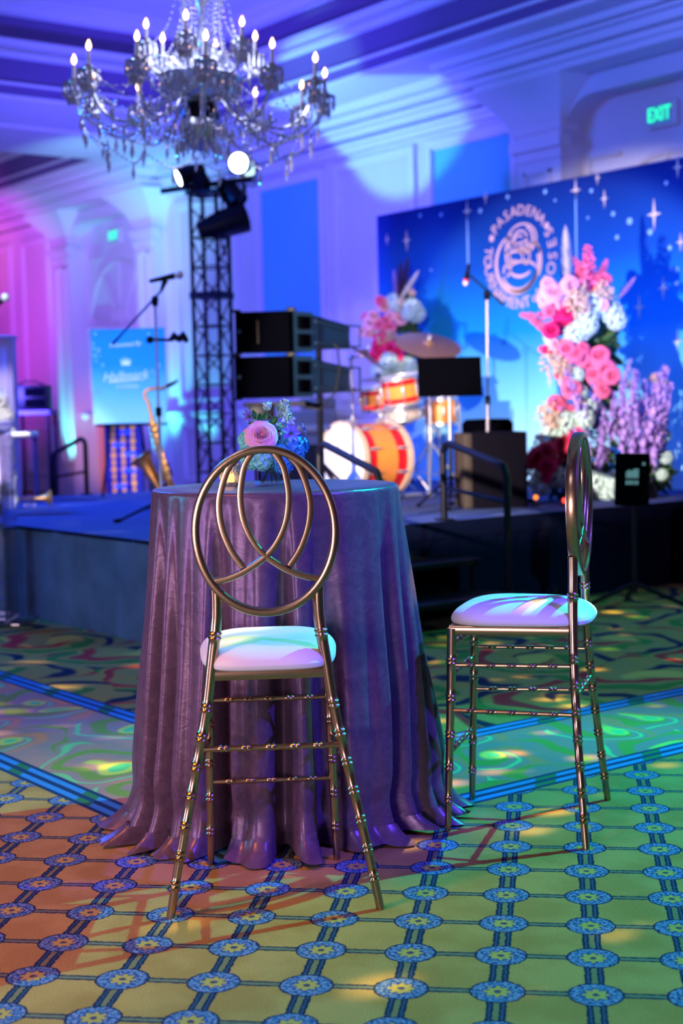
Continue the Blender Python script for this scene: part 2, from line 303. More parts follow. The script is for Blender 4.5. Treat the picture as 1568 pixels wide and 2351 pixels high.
def print_gradient(name, z0, z1, stops, nscale=1.5, namp=.06):
    """printed cloth: colours run from the bottom edge to the top edge of the print"""
    m, t, b = newmat(name); tcn = t.nodes.new('ShaderNodeTexCoord'); s = t.nodes.new('ShaderNodeSeparateXYZ'); t.links.new(tcn.outputs['Object'], s.inputs[0])
    n = t.nodes.new('ShaderNodeTexNoise'); n.inputs['Scale'].default_value = nscale; n.inputs['Detail'].default_value = 4; t.links.new(tcn.outputs['Object'], n.inputs['Vector'])
    f = (NN(t, s.outputs[2])-z0)/(z1-z0)+(NN(t, n.outputs['Fac'])-.5)*namp
    r = t.nodes.new('ShaderNodeValToRGB'); t.links.new(f.k, r.inputs['Fac']); el = r.color_ramp.elements
    el[0].position, el[0].color = stops[0][0], stops[0][1]+(1,); el[1].position, el[1].color = stops[-1][0], stops[-1][1]+(1,)
    for p_, c_ in stops[1:-1]: q = el.new(p_); q.color = c_+(1,)
    t.links.new(r.outputs['Color'], b.inputs['Base Color']); b.inputs['Roughness'].default_value = .75; b.inputs['Specular IOR Level'].default_value = .2
    return m
M['backdrop'] = print_gradient('night_sky_print', 0, 2.54, ((0, (.55, .95, .95)), (.28, (.20, .68, .84)), (.52, (.004, .27, .66)), (.75, (.002, .075, .38)), (1, (.001, .018, .16))))
M['poster'] = print_gradient('blue_poster_print', 0, .8, ((0, (.42, .80, .92)), (.3, (.20, .58, .88)), (.6, (.015, .30, .80)), (1, (.01, .22, .66))), 2, .25)

# ------------------------------------------------------------------ mesh tools
class MB:
    def __init__(s): s.v = []; s.f = []; s.M = Matrix.Identity(4)
    def add(s, vs, fs):
        n = len(s.v); s.v += [tuple(s.M @ Vector(p)) for p in vs]; s.f += [tuple(i+n for i in f) for f in fs]; return s
    def box(s, c, d, rz=0, rx=0, ry=0, bev=0):
        Q = Matrix.Translation(c) @ Euler((rx, ry, rz)).to_matrix().to_4x4()
        x, y, z = d[0]/2, d[1]/2, d[2]/2
        if bev:
            b = min(bev, x*.49, y*.49, z*.49); vs = []
            bm = bmesh.new(); bmesh.ops.create_cube(bm, size=1)
            for q in bm.verts: q.co = Vector((q.co.x*d[0], q.co.y*d[1], q.co.z*d[2]))
            bmesh.ops.bevel(bm, geom=bm.edges[:], offset=b, segments=2, affect='EDGES', profile=.5)
            bm.verts.index_update(); vs = [Q @ q.co for q in bm.verts]; fs = [[q.index for q in f.verts] for f in bm.faces]; bm.free()
            return s.add(vs, fs)
        vs = [Q @ Vector(p) for p in ((-x,-y,-z),(x,-y,-z),(x,y,-z),(-x,y,-z),(-x,-y,z),(x,-y,z),(x,y,z),(-x,y,z))]
        return s.add(vs, [(0,3,2,1),(4,5,6,7),(0,1,5,4),(1,2,6,5),(2,3,7,6),(3,0,4,7)])
    def span(s, a, b): return s.box([(a[i]+b[i])/2 for i in range(3)], [abs(b[i]-a[i]) for i in range(3)])
    def tube(s, pts, r, seg=10, closed=False, cap=True, sec=None, up=None):
        pts = [Vector(p) for p in pts]; n = len(pts); rs = r if isinstance(r, (list, tuple)) else [r]*n
        vs = []; nrm = None
        for i, p in enumerate(pts):
            a = pts[(i-1) % n] if (closed or i) else p; b = pts[(i+1) % n] if (closed or i < n-1) else p
            t = (b-a).normalized()
            if up is not None: B = Vector(up).normalized(); N = B.cross(t).normalized()
            else:
                if nrm is None:
                    nrm = Vector((0, 0, 1)) if abs(t.z) < .9 else Vector((1, 0, 0))
                nrm = (nrm-t*nrm.dot(t)).normalized(); N = nrm; B = t.cross(N)
            for k in range(seg):
                a_ = 2*PI*k/seg; cx, cy = math.cos(a_), math.sin(a_)
                if sec:
                    cx = math.copysign(abs(cx)**.45, cx)*sec[0]; cy = math.copysign(abs(cy)**.45, cy)*sec[1]
                    vs.append(p+N*cx+B*cy)
                else: vs.append(p+N*cx*rs[i]+B*cy*rs[i])
        fs = []
        for i in range(n if closed else n-1):
            j = (i+1) % n
            for k in range(seg):
                l = (k+1) % seg; fs.append((i*seg+k, i*seg+l, j*seg+l, j*seg+k))
        if cap and not closed: fs.append(tuple(range(seg))[::-1]); fs.append(tuple((n-1)*seg+k for k in range(seg)))
        return s.add(vs, fs)
    def bar(s, a, b, r, seg=8): return s.tube([a, b], r, seg)
    def lathe(s, prof, seg=20, c=(0,0,0), axis=None, cap=True):
        Q = Matrix.Translation(c)
        if axis is not None: Q = Q @ Vector(axis).to_track_quat('Z', 'Y').to_matrix().to_4x4()
        vs = []; fs = []; n = len(prof)
        for r, z in prof:
            for k in range(seg): a = 2*PI*k/seg; vs.append(Q @ Vector((r*math.cos(a), r*math.sin(a), z)))
        for i in range(n-1):
            for k in range(seg): l = (k+1) % seg; fs.append((i*seg+k, i*seg+l, (i+1)*seg+l, (i+1)*seg+k))
        if prof[0] == prof[-1] or prof[0][0] == prof[-1][0] > .02 and len(prof) == 2: cap = False
        if cap and prof[0][0] > 1e-6: fs.append(tuple(range(seg))[::-1])
        if cap and prof[-1][0] > 1e-6: fs.append(tuple((n-1)*seg+k for k in range(seg)))
        return s.add(vs, fs)
    def ball(s, c, r, seg=8, rings=5, sz=1):
        prof = [(max(1e-7, r*math.sin(PI*i/rings)), -r*sz*math.cos(PI*i/rings)) for i in range(rings+1)]
        return s.lathe(prof, seg, c)
    def prism(s, poly, d, frame=None):
        """poly in local x,z ; depth d along local y"""
        n = len(poly); vs = [(x, 0, z) for x, z in poly]+[(x, d, z) for x, z in poly]
        fs = [tuple(range(n)), tuple(range(2*n-1, n-1, -1))]+[((i+1) % n, i, i+n, (i+1) % n+n) for i in range(n)]
        return s.add(vs, fs)
    def grid(s, fn, nu, nv, cu=False):
        vs = [fn(i/(nu if cu else nu-1), j/(nv-1)) for j in range(nv) for i in range(nu)]; fs = []
        for j in range(nv-1):
            for i in range(nu if cu else nu-1):
                i2 = (i+1) % nu; fs.append((j*nu+i, j*nu+i2, (j+1)*nu+i2, (j+1)*nu+i))
        return s.add(vs, fs)
    def mesh(s, name, smooth=True):
        me = bpy.data.meshes.new(name); me.from_pydata(s.v, [], s.f)
        if smooth:
            me.shade_smooth()
            try: me.set_sharp_from_angle(angle=math.radians(38))
            except Exception: pass
        me.update(); return me
    def build(s, name, m, parent=None, smooth=True, label=None):
        me = s.mesh(name, smooth); me.materials.append(m if not isinstance(m, str) else M[m])
        o = bpy.data.objects.new(name, me); C.objects.link(o); o.parent = parent
        if label: o['label'] = label
        return o
def tag(o, label, cat, group=None, kind=None):
    o['label'] = label; o['category'] = cat
    if group: o['group'] = group
    if kind: o['kind'] = kind
    return o
def thing(name, label, cat, loc=(0,0,0), rz=0, group=None):
    o = bpy.data.objects.new(name, None); C.objects.link(o); o.empty_display_size = .1
    o.location = loc; o.rotation_euler = (0, 0, rz); return tag(o, label, cat, group)
def struct(name, mb, m, parent=None, smooth=False):
    o = mb.build(name, m, parent, smooth)
    if parent is None: o['kind'] = 'structure'
    return o
def kids(o): return [c for c in bpy.data.objects if c.parent == o]
def copy_tree(o, label=None, loc=None, rz=None):
    c = o.copy(); C.objects.link(c)
    if label: c['label'] = label
    if loc is not None: c.location = loc
    if rz is not None: c.rotation_euler = (0, 0, rz)
    for ch in kids(o):
        q = ch.copy(); C.objects.link(q); q.parent = c
        for g in kids(ch):
            r = g.copy(); C.objects.link(r); r.parent = q
    return c
def mesh_part(name, me, parent, loc=(0,0,0), rot=(0,0,0), sc_=1, label=None):
    o = bpy.data.objects.new(name, me); C.objects.link(o); o.parent = parent; o.location = loc; o.rotation_euler = rot
    o.scale = (sc_, sc_, sc_) if not isinstance(sc_, tuple) else sc_
    if label: o['label'] = label
    return o
def text_mesh(txt, size, depth=.002, align='CENTER', shear=0):
    cu = bpy.data.curves.new('txt', 'FONT'); cu.body = txt; cu.size = size; cu.extrude = depth; cu.align_x = align; cu.align_y = 'CENTER'; cu.shear = shear; cu.resolution_u = 3
    o = bpy.data.objects.new('txt', cu); C.objects.link(o); bpy.context.view_layer.update()
    me = bpy.data.meshes.new_from_object(o.evaluated_get(bpy.context.evaluated_depsgraph_get()))
    bpy.data.objects.remove(o); vs = [tuple(v.co) for v in me.vertices]; fs = [tuple(p.vertices) for p in me.polygons]; bpy.data.meshes.remove(me); return vs, fs
def add_text(mb, txt, size, mtx, depth=.002, **k):
    """text upright in the local xz plane, facing -y"""
    vs, fs = text_mesh(txt, size, depth, **k); old = mb.M
    mb.M = old @ mtx @ Matrix.Rotation(PI/2, 4, 'X'); mb.add(vs, fs); mb.M = old
def arc(c, r, a0, a1, n=8):
    return [(c[0]+r*math.cos(a0+(a1-a0)*i/n), c[1]+r*math.sin(a0+(a1-a0)*i/n)) for i in range(n+1)]

# ------------------------------------------------------------------ room shell
struct('floor', MB().span((-34, -3, -.1), (4, 12, 0)), 'carpet')
WV, PV, NV = 10.4, 10.2, 10.52          # wall plane, column plane, niche plane
NL, NR = (-20.45, -18.36), (-10.03, -7.94)
def header(mb, u0, u1, zt, zc, r):
    p = [(u0, zt), (u0, zc-r)]+arc((u0+r, zc-r), r, PI, PI/2, 6)+arc((u1-r, zc-r), r, PI/2, 0, 6)+[(u1, zc-r), (u1, zt)]
    old = mb.M; mb.M = old @ Matrix.Translation((0, PV+.02, 0)); mb.prism(p, .3); mb.M = old
wm = MB()
for a, b in ((-34, NL[0]-.05), (NL[1]+.05, NR[0]-.05), (NR[1]+.05, 4)): wm.span((a, WV, 0), (b, 11.0, 4.6))
for a, b in (NL, NR): wm.span((a-.1, NV, 0), (b+.1, 11.0, 4.6)); header(wm, a, b, 4.3, 4.12, .38)
struct('wall_back', wm, 'wall')
n_trim = 0
def trim(mb, m='trim', smooth=False):
    global n_trim; n_trim += 1
    return struct('trim_%d' % n_trim, mb, m, None, smooth)
# columns flanking both exit niches
for a, b in ((NL[0]-.52, NL[0]), (NL[1], NL[1]+.5), (NR[0]-.6, NR[0]), (NR[1], NR[1]+.6)):
    c = MB(); c.span((a, PV, 0), (b, NV+.02, 4.3))
    c.span((a-.05, PV-.05, 0), (b+.05, PV, .25)); c.span((a-.03, PV-.03, .25), (b+.03, PV, .32))
    for (x0, x1, z0, z1) in ((a+.12, a+.15, .5, 3.5), (b-.15, b-.12, .5, 3.5), (a+.12, b-.12, 3.47, 3.5), (a+.12, b-.12, .5, .53)):
        c.span((x0, PV-.025, z0), (x1, PV, z1))
    c.span((a-.05, PV-.06, 3.70), (b+.05, PV+.1, 3.80)); c.span((a-.03, PV-.03, 3.60), (b+.03, PV+.05, 3.64))
    z0, z1 = 3.86, 4.30; e0, e1 = .03, .34
    lo = [(a-e0, PV-e0), (b+e0, PV-e0), (b+e0, PV+.2), (a-e0, PV+.2)]; hi = [(a-e1, PV-e1), (b+e1, PV-e1), (b+e1, PV+.2), (a-e1, PV+.2)]
    rows = []; K = 6
    for k in range(K+1):
        f = k/K; g = f**1.7
        rows += [(lo[i][0]+(hi[i][0]-lo[i][0])*g, lo[i][1]+(hi[i][1]-lo[i][1])*g, z0+(z1-z0)*f) for i in range(4)]
    fs = [tuple(range(4))[::-1], tuple(range(4*K, 4*K+4))]
    for k in range(K):
        for i in range(4): j = (i+1) % 4; fs.append((4*k+i, 4*k+j, 4*k+4+j, 4*k+4+i))
    c.add(rows, fs); trim(c)
def cornice(u0, u1, steps, back=11.0, ends=True):
    c = MB()
    for v, z0, z1 in steps: c.span((u0-(10.4-v if ends else 0), v, z0), (u1+(10.4-v if ends else 0), back, z1))
    trim(c)
big = ((9.86, 4.30, 4.36), (9.80, 4.36, 4.42), (9.72, 4.43, 4.50), (9.62, 4.50, 4.53), (9.56, 4.54, 4.6))
cornice(NL[0]-.2, NL[1]+.2, big); cornice(NR[0]-.3, NR[1]+.3, big)
cornice(-34, 4, ((10.32, 4.16, 4.22), (10.27, 4.22, 4.27), (10.20, 4.30, 4.36), (10.12, 4.36, 4.41), (10.02, 4.43, 4.50), (9.94, 4.51, 4.6)), ends=False)
cornice(-34, 4, ((10.33, 1.16, 1.22), (10.31, 1.22, 1.25)), ends=False)
b_ = MB()
for a, b in ((-34, NL[0]-.52), (NL[1]+.5, NR[0]-.6), (NR[1]+.6, 4)): b_.span((a, WV-.03, 0), (b, WV, .22))
struct('baseboard_back', b_, 'trim')
# framed panels on the long wall
def panel(u0, u1, z0, z1, wd=.085, m_i='wall_inset'):
    m_ = MB().span((u0, WV-.005, z0), (u1, WV+.01, z1)); struct('wall_panel_back', m_, m_i)
    f = MB()
    for (a, b, c, d, t) in ((u0-wd, u1+wd, z1, z1+wd, .05), (u0-wd, u1+wd, z0-wd, z0, .05), (u0-wd, u0, z0, z1, .05), (u1, u1+wd, z0, z1, .05),
                            (u0-.02, u1+.02, z1-.02, z1+.02, .03), (u0-.02, u0+.01, z0, z1, .03), (u1-.01, u1+.02, z0, z1, .03)):
        f.span((a, WV-t, c), (b, WV, d))
    trim(f)
PU = lambda x: R(x, 700, v=WV).x
for x0, x1 in ((-70, 26), (60, 112), (418, 540), (606, 744), (790, 952), (1002, 1184)):
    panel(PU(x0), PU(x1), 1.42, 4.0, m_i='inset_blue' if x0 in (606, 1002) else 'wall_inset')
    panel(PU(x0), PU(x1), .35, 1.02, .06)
panel(-6.9, -5.6, 1.42, 4.0)
# the two exit doors with fan shaped tracery above
for k, (a, b) in enumerate((NL, NR)):
    d = struct('door_%d' % (k+1), MB().span((a+.25, NV-.05, 0), (b-.25, NV, 2.4)), 'salmon')
    mu = (a+b)/2
    fr = MB()
    for (x0, x1, z0, z1) in ((a+.15, a+.25, 0, 2.5), (b-.25, b-.15, 0, 2.5), (a+.05, b-.05, 2.4, 2.55), (mu-.03, mu+.03, 0, 2.4)): fr.span((x0, NV-.08, z0), (x1, NV, z1))
    fr.build('door_frame', 'trim', d, False)
    fa_ = MB()
    for a0 in (0.05, .30, .5, .70, .95):
        an = PI*a0; fa_.tube([(mu, NV-.02, 2.55), (mu+.93*math.cos(an), NV-.02, 2.6+.93*math.sin(an))], .022, 6)
    for rr in (.93, .25): fa_.tube([(mu+rr*math.cos(PI*i/14), NV-.02, 2.58+rr*math.sin(PI*i/14)) for i in range(15)], .026, 6)
    for sx_ in (-1, 1): fa_.tube([(mu+sx_*.96, NV-.02, 2.55), (mu+sx_*.96, NV-.02, 3.58), (mu+sx_*.55, NV-.02, 3.58)], .024, 6)
    fa_.build('fan_tracery', 'wall_inset', d)
    for s_ in (-1, 1): MB().box((mu+s_*.08, NV-.11, 1.05), (.03, .06, .22), bev=.01).build('door_handle', 'dull_steel', d)
# ceiling: beams at 4.6 m, coffers up to 5.6 m
SZ, CZ = 4.6, 5.6
c1u, c1w, cv0, cv1 = -14.65, -3.6, 1.6, 9.28
c2u, c2w = -29.0, -17.6
cm = MB()
for a, b in (((-34, cv1, SZ), (4, 11, SZ+.3)), ((c2w, cv0-.5, SZ), (c1u, cv1, SZ+.3)), ((c1w, cv0-.5, SZ), (-2.6, cv1, SZ+.3)), ((-34, cv0-.5, SZ), (c2u, cv1, SZ+.3)), ((-34, cv0-1, SZ), (-2.6, cv0, SZ+.3))): cm.span(a, b)
struct('ceiling', cm, 'ceiling')
for (a, b) in ((c1u, c1w), (c2u, c2w)):
    struct('ceiling_coffer_top', MB().span((a-.3, cv0-.3, CZ), (b+.3, cv1+.3, CZ+.1)), 'ceiling')
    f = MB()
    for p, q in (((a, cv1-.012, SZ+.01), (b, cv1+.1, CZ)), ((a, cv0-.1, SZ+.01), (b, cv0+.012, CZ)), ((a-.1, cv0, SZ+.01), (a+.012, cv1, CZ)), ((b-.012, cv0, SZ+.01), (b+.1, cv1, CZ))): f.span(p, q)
    struct('ceiling_coffer_face', f, 'ceiling_shade')
    for z0, z1, dd in ((5.02, 5.07, .10), (5.07, 5.12, .07), (5.13, 5.20, .13), (5.46, 5.53, .14), (5.53, 5.6, .24), (4.605, 4.64, .025), (4.74, 4.77, .04)):
        f = MB()
        for p, q in (((a, cv1-dd, z0), (b, cv1, z1)), ((a, cv0, z0), (b, cv0+dd, z1)), ((a, cv0, z0), (a+dd, cv1, z1)), ((b-dd, cv0, z0), (b, cv1, z1))): f.span(p, q)
        trim(f)
f = MB().span((-15.98, cv0, SZ-.03), (-15.93, cv1, SZ)); trim(f)
# exit signs in both niches
ex = None
for k, (px, py, lab) in enumerate(((1518, 262, 'green lit exit sign high in the niche at the right edge'), (262, 541, 'small green exit sign above the fan tracery beside the far left column'))):
    p = R(px, py, v=NV-.06)
    if ex is None:
        t = ex = thing('exit_sign', lab, 'exit sign', p, 0, 'green exit signs')
        MB().box((0, .03, 0), (.34, .055, .23), bev=.01).build('housing', 'sign_box', t)
        MB().box((-.02, -.002, 0), (.26, .008, .18)).build('sign_face', 'exit_face', t)
        q = MB(); add_text(q, 'EXIT', .155, Matrix.Translation((-.02, -.010, 0)) @ Matrix.Diagonal((.86, 1, 1.15, 1)).to_4x4()); q.build('exit_letters', 'exit_green', t, False)
    else: copy_tree(ex, lab, p)

# ------------------------------------------------------------------ stage
SH = .56; SU0, SU1, SV0, SV1 = -11.45, -6.65, 3.88, 9.45
st = thing('stage', 'low band stage with blue carpeted top and cloth skirt', 'stage', (0, 0, 0))
MB().span((SU0, SV0, SH-.10), (SU1, SV1, SH)).build('stage_deck', 'stage_top', st, False)
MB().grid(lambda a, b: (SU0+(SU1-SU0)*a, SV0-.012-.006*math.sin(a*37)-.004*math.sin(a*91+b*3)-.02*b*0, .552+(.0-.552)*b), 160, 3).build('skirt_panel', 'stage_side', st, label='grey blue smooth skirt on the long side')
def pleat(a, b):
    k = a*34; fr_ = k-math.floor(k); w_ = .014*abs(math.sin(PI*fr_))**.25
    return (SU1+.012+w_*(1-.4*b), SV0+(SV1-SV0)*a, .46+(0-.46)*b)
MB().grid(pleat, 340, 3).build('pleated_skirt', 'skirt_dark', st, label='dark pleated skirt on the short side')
ed = MB().span((SU0-.01, SV0-.02, SH-.012), (SU1+.02, SV0+.0, SH+.004)); ed.span((SU1, SV0, SH-.10), (SU1+.03, SV1, SH+.004)); ed.build('edge_strip', 'skirt_dark', st, False)

# portable steps at the right end, and hand rails
sp_ = thing('stage_steps', 'black portable steps leading up to the right end of the stage', 'steps', (SU1, 5.3, 0))
for k, z in enumerate((.37, .19)):
    x0 = .05+.29*k
    MB().box((x0+.15, 0, z-.02), (.32, .82, .035), bev=.006).build('tread', 'dull_steel' if False else 'black', sp_)
for y in (-.39, .39):
    fr = MB()
    for k, z in enumerate((.37, .19)): fr.bar((.06+.29*k, y, 0), (.06+.29*k, y, z-.03), .014); fr.bar((.30+.29*k, y, 0), (.30+.29*k, y, z-.03), .014)
    fr.bar((.06, y, .02), (.62, y, .02), .012)
    fr.build('step_frame', 'black', sp_)
MB().box((.2, 0, .17), (.02, .74, .30)).build('riser_panel', 'black_matte', sp_)
def handrail(label, lo, hi, zl, zh, rlo, rhi):
    """pole on the floor or deck at lo and at hi, sloping hand bar between"""
    t = thing('hand_rail', label, 'hand rail', (0, 0, 0), 0, 'hand rails of the stage steps')
    lo, hi = Vector(lo), Vector(hi); d = (lo-hi).normalized()
    pts = [Vector((hi.x, hi.y, rhi)), Vector((hi.x, hi.y, zh-.06))]
    for k in range(6): a = PI/2*k/5; pts.append(Vector((hi.x, hi.y, zh-.06))+d*(.07*(1-math.cos(a)))+Vector((0, 0, .06*math.sin(a))))
    e_ = Vector((lo.x, lo.y, zl)); q = e_-d*.08+Vector((0, 0, (zh-zl)*.08/max(.1, (lo-hi).length)))
    pts += [q, e_-d*.03+Vector((0, 0, .005)), e_-Vector((0, 0, .05)), Vector((lo.x, lo.y, rlo))]
    MB().tube(pts, .021, 10).build('rail_frame', 'black', t)
    zz = (rhi+.38); MB().bar((hi.x, hi.y, zz-.18), (lo.x, lo.y, zz-.24), .012).build('mid_bar', 'black', t)
    for p_, r_ in ((lo, rlo), (hi, rhi)): MB().box((p_.x, p_.y, r_+.006), (.10, .07, .012)).build('foot_plate', 'black', t)
    return t
A = R(1020, 1180, u=SU1-.08); B = R(1165, 1180, u=SU1+.55)
print('rail', A, B)
handrail('black hand rail on the right side of the stage steps', (B.x, B.y, 0), (A.x, A.y, 0), R(1150, 1072, u=B.x).z, R(1035, 1018, u=A.x).z, 0, SH)
A = R(734, 1100, u=SU1-.08); B = R(872, 1100, u=SU1+.55)
print('rail', A, B)
handrail('black hand rail behind the cloth covered table, in front of the white drum', (B.x, B.y, 0), (A.x, A.y, 0), R(862, 1086, u=B.x).z, R(745, 1020, u=A.x).z, 0, SH)
A = R(200, 1140, u=SU0+.05); B = R(124, 1140, u=SU0-.5)
print('rail', A, B)
handrail('black hand rail at the far left end of the stage', (B.x, B.y, 0), (A.x, A.y, 0), R(126, 1042, u=B.x).z, R(192, 1008, u=A.x).z, 0, SH)

# ------------------------------------------------------------------ printed backdrop
BV, BU0, BU1, BH = 8.9, R(865, 500, v=8.9).x, -7.3, 2.54
bd = thing('stage_backdrop', 'wide printed night sky backdrop standing behind the drum kit', 'backdrop', (0, BV, SH))
MB().span((BU0, 0, 0), (BU1, .05, BH)).build('printed_panel', 'backdrop', bd, False)
fr = MB()
for u in (BU0+.3, (BU0+BU1)/2, BU1-.3): fr.bar((u, .08, 0), (u, .08, BH-.1), .02); fr.bar((u, .08, 1.2), (u, .45, .03), .015); fr.bar((u, .08, .02), (u, .45, .02), .015)
fr.build('back_brace', 'black', bd)
def bl(px, py): q = R(px, py, v=BV); return q.x, q.z-SH
stars = MB(); dots = MB()
def star(mb, x, z, r, asp=1.7):
    p = []
    for i in range(8):
        a = PI/2+i*PI/4; rr = (r*(asp if i % 4 == 0 else 1)) if i % 2 == 0 else r*.26; p.append((x+rr*math.cos(a), z+rr*math.sin(a)))
    old = mb.M; mb.M = Matrix.Translation((0, -.004, 0)); mb.prism(p, .003); mb.M = old
def dot(mb, x, z, r):
    old = mb.M; mb.M = Matrix.Translation((0, -.004, 0)); mb.prism([(x+r*math.cos(2*PI*i/10), z+r*math.sin(2*PI*i/10)) for i in range(10)], .003); mb.M = old
for px, py, r in ((889, 549, .035), (934, 552, .06), (1073, 485, .06), (1322, 437, .06), (1388, 456, .045), (1502, 492, .075), (1523, 662, .055), (1468, 705, .06), (1563, 556, .045), (1556, 384, .05), (1115, 452, .04), (1372, 408, .035), (1262, 877, .04), (1555, 783, .05)): star(stars, *bl(px, py), r)
for px, py, r in ((965, 495, .018), (1013, 493, .018), (1103, 484, .022), (1166, 452, .02), (1252, 440, .02), (1408, 491, .02), (1446, 508, .028), (1417, 545, .02), (1493, 533, .025), (1538, 569, .02), (1554, 620, .02), (1553, 650, .02), (1541, 617, .015), (1358, 438, .018), (1530, 420, .018), (990, 620, .012), (1245, 700, .015), (1350, 500, .012), (1305, 610, .014), (1275, 460, .012)): dot(dots, *bl(px, py), r)
for px, py0, py1 in ((1073, 490, 640), (1322, 440, 600)):
    x, z = bl(px, py0); x2, z2 = bl(px, py1); dots.span((x-.008, -.004, z2), (x+.008, -.001, z))
stars.build('star_print', 'star_print', bd, False); dots.build('dot_print', 'dot_print', bd, False)
# emblem
ex_, ez_ = bl(1194, 591); rx = (bl(1274, 591)[0]-bl(1112, 591)[0])/2; rz_ = (bl(1194, 476)[1]-bl(1194, 706)[1])/2
em = MB()
def stroke(cx, cz, ax, az, a0, a1, w0=.014, w1=None, n=26, tilt=0):
    w1 = w0 if w1 is None else w1; L_ = []; R_ = []
    for i in range(n+1):
        f = i/n; a = math.radians(a0+(a1-a0)*f); w_ = w0+(w1-w0)*math.sin(PI*f); ct, st_ = math.cos(tilt), math.sin(tilt)
        for s_, lst in ((1, L_), (-1, R_)):
            x = (ax+s_*w_)*math.cos(a); z = (az+s_*w_)*math.sin(a); lst.append((ex_+(cx+x*ct-z*st_)*rx, 0, ez_+(cz+x*st_+z*ct)*rz_))
    n_ = len(L_); vs = [(p[0], -.005, p[2]) for p in L_+R_]; em.add(vs, [(i, i+1, n_+i+1, n_+i) for i in range(n_-1)])
# nested bloom outlines above a rounded swash
stroke(.07, .36, .40, .30, -60, 215, .028, .02); stroke(-.08, -.10, .60, .60, 120, 372, .026, .045); stroke(-.02, -.14, .52, .52, 205, 345, .02, .05)
stroke(.02, .34, .20, .19, 0, 360, .022); stroke(-.02, .31, .13, .13, 40, 330, .02); stroke(.10, .34, .27, .27, -110, 70, .02, .03); stroke(-.03, .40, .26, .12, 200, 380, .02)
stroke(-.22, .12, .17, .36, 90, 250, .022, .03); stroke(.35, -.05, .24, .30, 20, 160, .022); stroke(.42, -.10, .17, .35, -60, 90, .022, .03); stroke(-.20, -.25, .26, .20, 60, 190, .022)
stroke(.05, -.30, .42, .22, 20, 130, .02, .03); stroke(.02, -.22, .30, .16, 180, 330, .02, .03); stroke(-.45, -.12, .20, .26, -70, 80, .02); stroke(.18, .02, .10, .16, 0, 360, .02); stroke(-.10, .06, .22, .08, 0, 180, .03)
em.build('bloom_emblem', 'gold_print', bd, False)
lt = MB()
def ring_letters(s, a0, a1, up_out, size):
    for i, ch in enumerate(s):
        if ch == ' ': continue
        a = math.radians(a0+(a1-a0)*i/(len(s)-1)); x = ex_+rx*.93*math.cos(a); z = ez_+rz_*.93*math.sin(a)
        rot = (a-PI/2) if up_out else (a+PI/2)
        add_text(lt, ch, size, Matrix.Translation((x, -.006, z)) @ Matrix.Rotation(-rot, 4, 'Y') @ Matrix.Diagonal((1.1, 1, 1.1, 1)).to_4x4())
ring_letters('PASADENA', 138, 48, True, .115); ring_letters('TOURNAMENT', 167, 282, False, .125); ring_letters('of', 296, 303, False, .11); ring_letters('ROSES', 326, 387, False, .13)
lt.build('ring_lettering', 'gold_print', bd, False)
dd = MB(); 
for a in (150, 36): dot(dd, ex_+rx*.93*math.cos(math.radians(a)), ez_+rz_*.93*math.sin(math.radians(a)), .03)
dd.build('ring_dot', 'gold_print', bd, False)

# ------------------------------------------------------------------ the two bar chairs
def smooth_poly(pts, n=6):
    P = [Vector(p) for p in pts]; out = []
    for i in range(len(P)-1):
        p0, p1, p2, p3 = P[max(0, i-1)], P[i], P[i+1], P[min(len(P)-1, i+2)]
        for k in range(n):
            t = k/n; out.append(.5*((2*p1)+(p2-p0)*t+(2*p0-5*p1+4*p2-p3)*t*t+(3*p1-p0-3*p2+p3)*t**3))
    return out+[P[-1]]
def ringed(mb, pts, r0, r1, rings, seg=14, amp=.0032):
    """tapered bamboo style tube with pairs of raised rings at the given fractions of its length"""
    P = smooth_poly(pts, 8); L = [0]
    for i in range(1, len(P)): L.append(L[-1]+(P[i]-P[i-1]).length)
    T = L[-1]
    def at(s):
        s = min(max(s, 0), T)
        for i in range(1, len(L)):
            if s <= L[i]+1e-9: f = (s-L[i-1])/max(1e-9, L[i]-L[i-1]); return P[i-1].lerp(P[i], f)
        return P[-1]
    st_ = sorted(set([0, T]+[T*k/24 for k in range(25)]+[x for q in rings for x in (q*T-.012, q*T-.009, q*T-.006, q*T-.0025, q*T, q*T+.0025, q*T+.006, q*T+.009, q*T+.012)]))
    st_ = [s for s in st_ if 0 <= s <= T]; rad = []
    for s in st_:
        r = r0+(r1-r0)*(s/T); b = 0
        for q in rings:
            for o_ in (-.006, .006): b = max(b, math.exp(-((s-(q*T+o_))/.0032)**2))
        rad.append(r+amp*b)
    mb.tube([at(s) for s in st_], rad, seg)
def chair_seat_mesh():
    mb = MB(); N = 56; rows = [(.0, .0), (.35, .30), (.62, .70), (.80, .93), (.92, 1.0), (.98, 1.03), (1.0, 1.03)]
    prof = [(.30, .0645), (.55, .062), (.74, .055), (.88, .043), (.965, .028), (1.0, .012), (.985, .000), (.93, -.004), (.5, -.004)]
    def outl(a):
        c, s = math.cos(a), math.sin(a); e = .52
        x = math.copysign(abs(c)**e, c); y = math.copysign(abs(s)**e, s)
        hw = .193-.028*(1-y)/2-.01*max(0, y)**4; return x*hw, -.002+y*.212
    vs = [(0, -.0, .612+.066)]; fs = []
    for k, (f, z) in enumerate(prof):
        for i in range(N):
            x, y = outl(2*PI*i/N); vs.append((x*f, y*f, .615+z))
    for i in range(N): fs.append((0, 1+i, 1+(i+1) % N))
    for k in range(len(prof)-1):
        for i in range(N): a = 1+k*N+i; b = 1+k*N+(i+1) % N; fs.append((a, a+N, b+N, b))
    fs.append(tuple(1+(len(prof)-1)*N+i for i in range(N))[::-1])
    mb.add(vs, fs); return mb
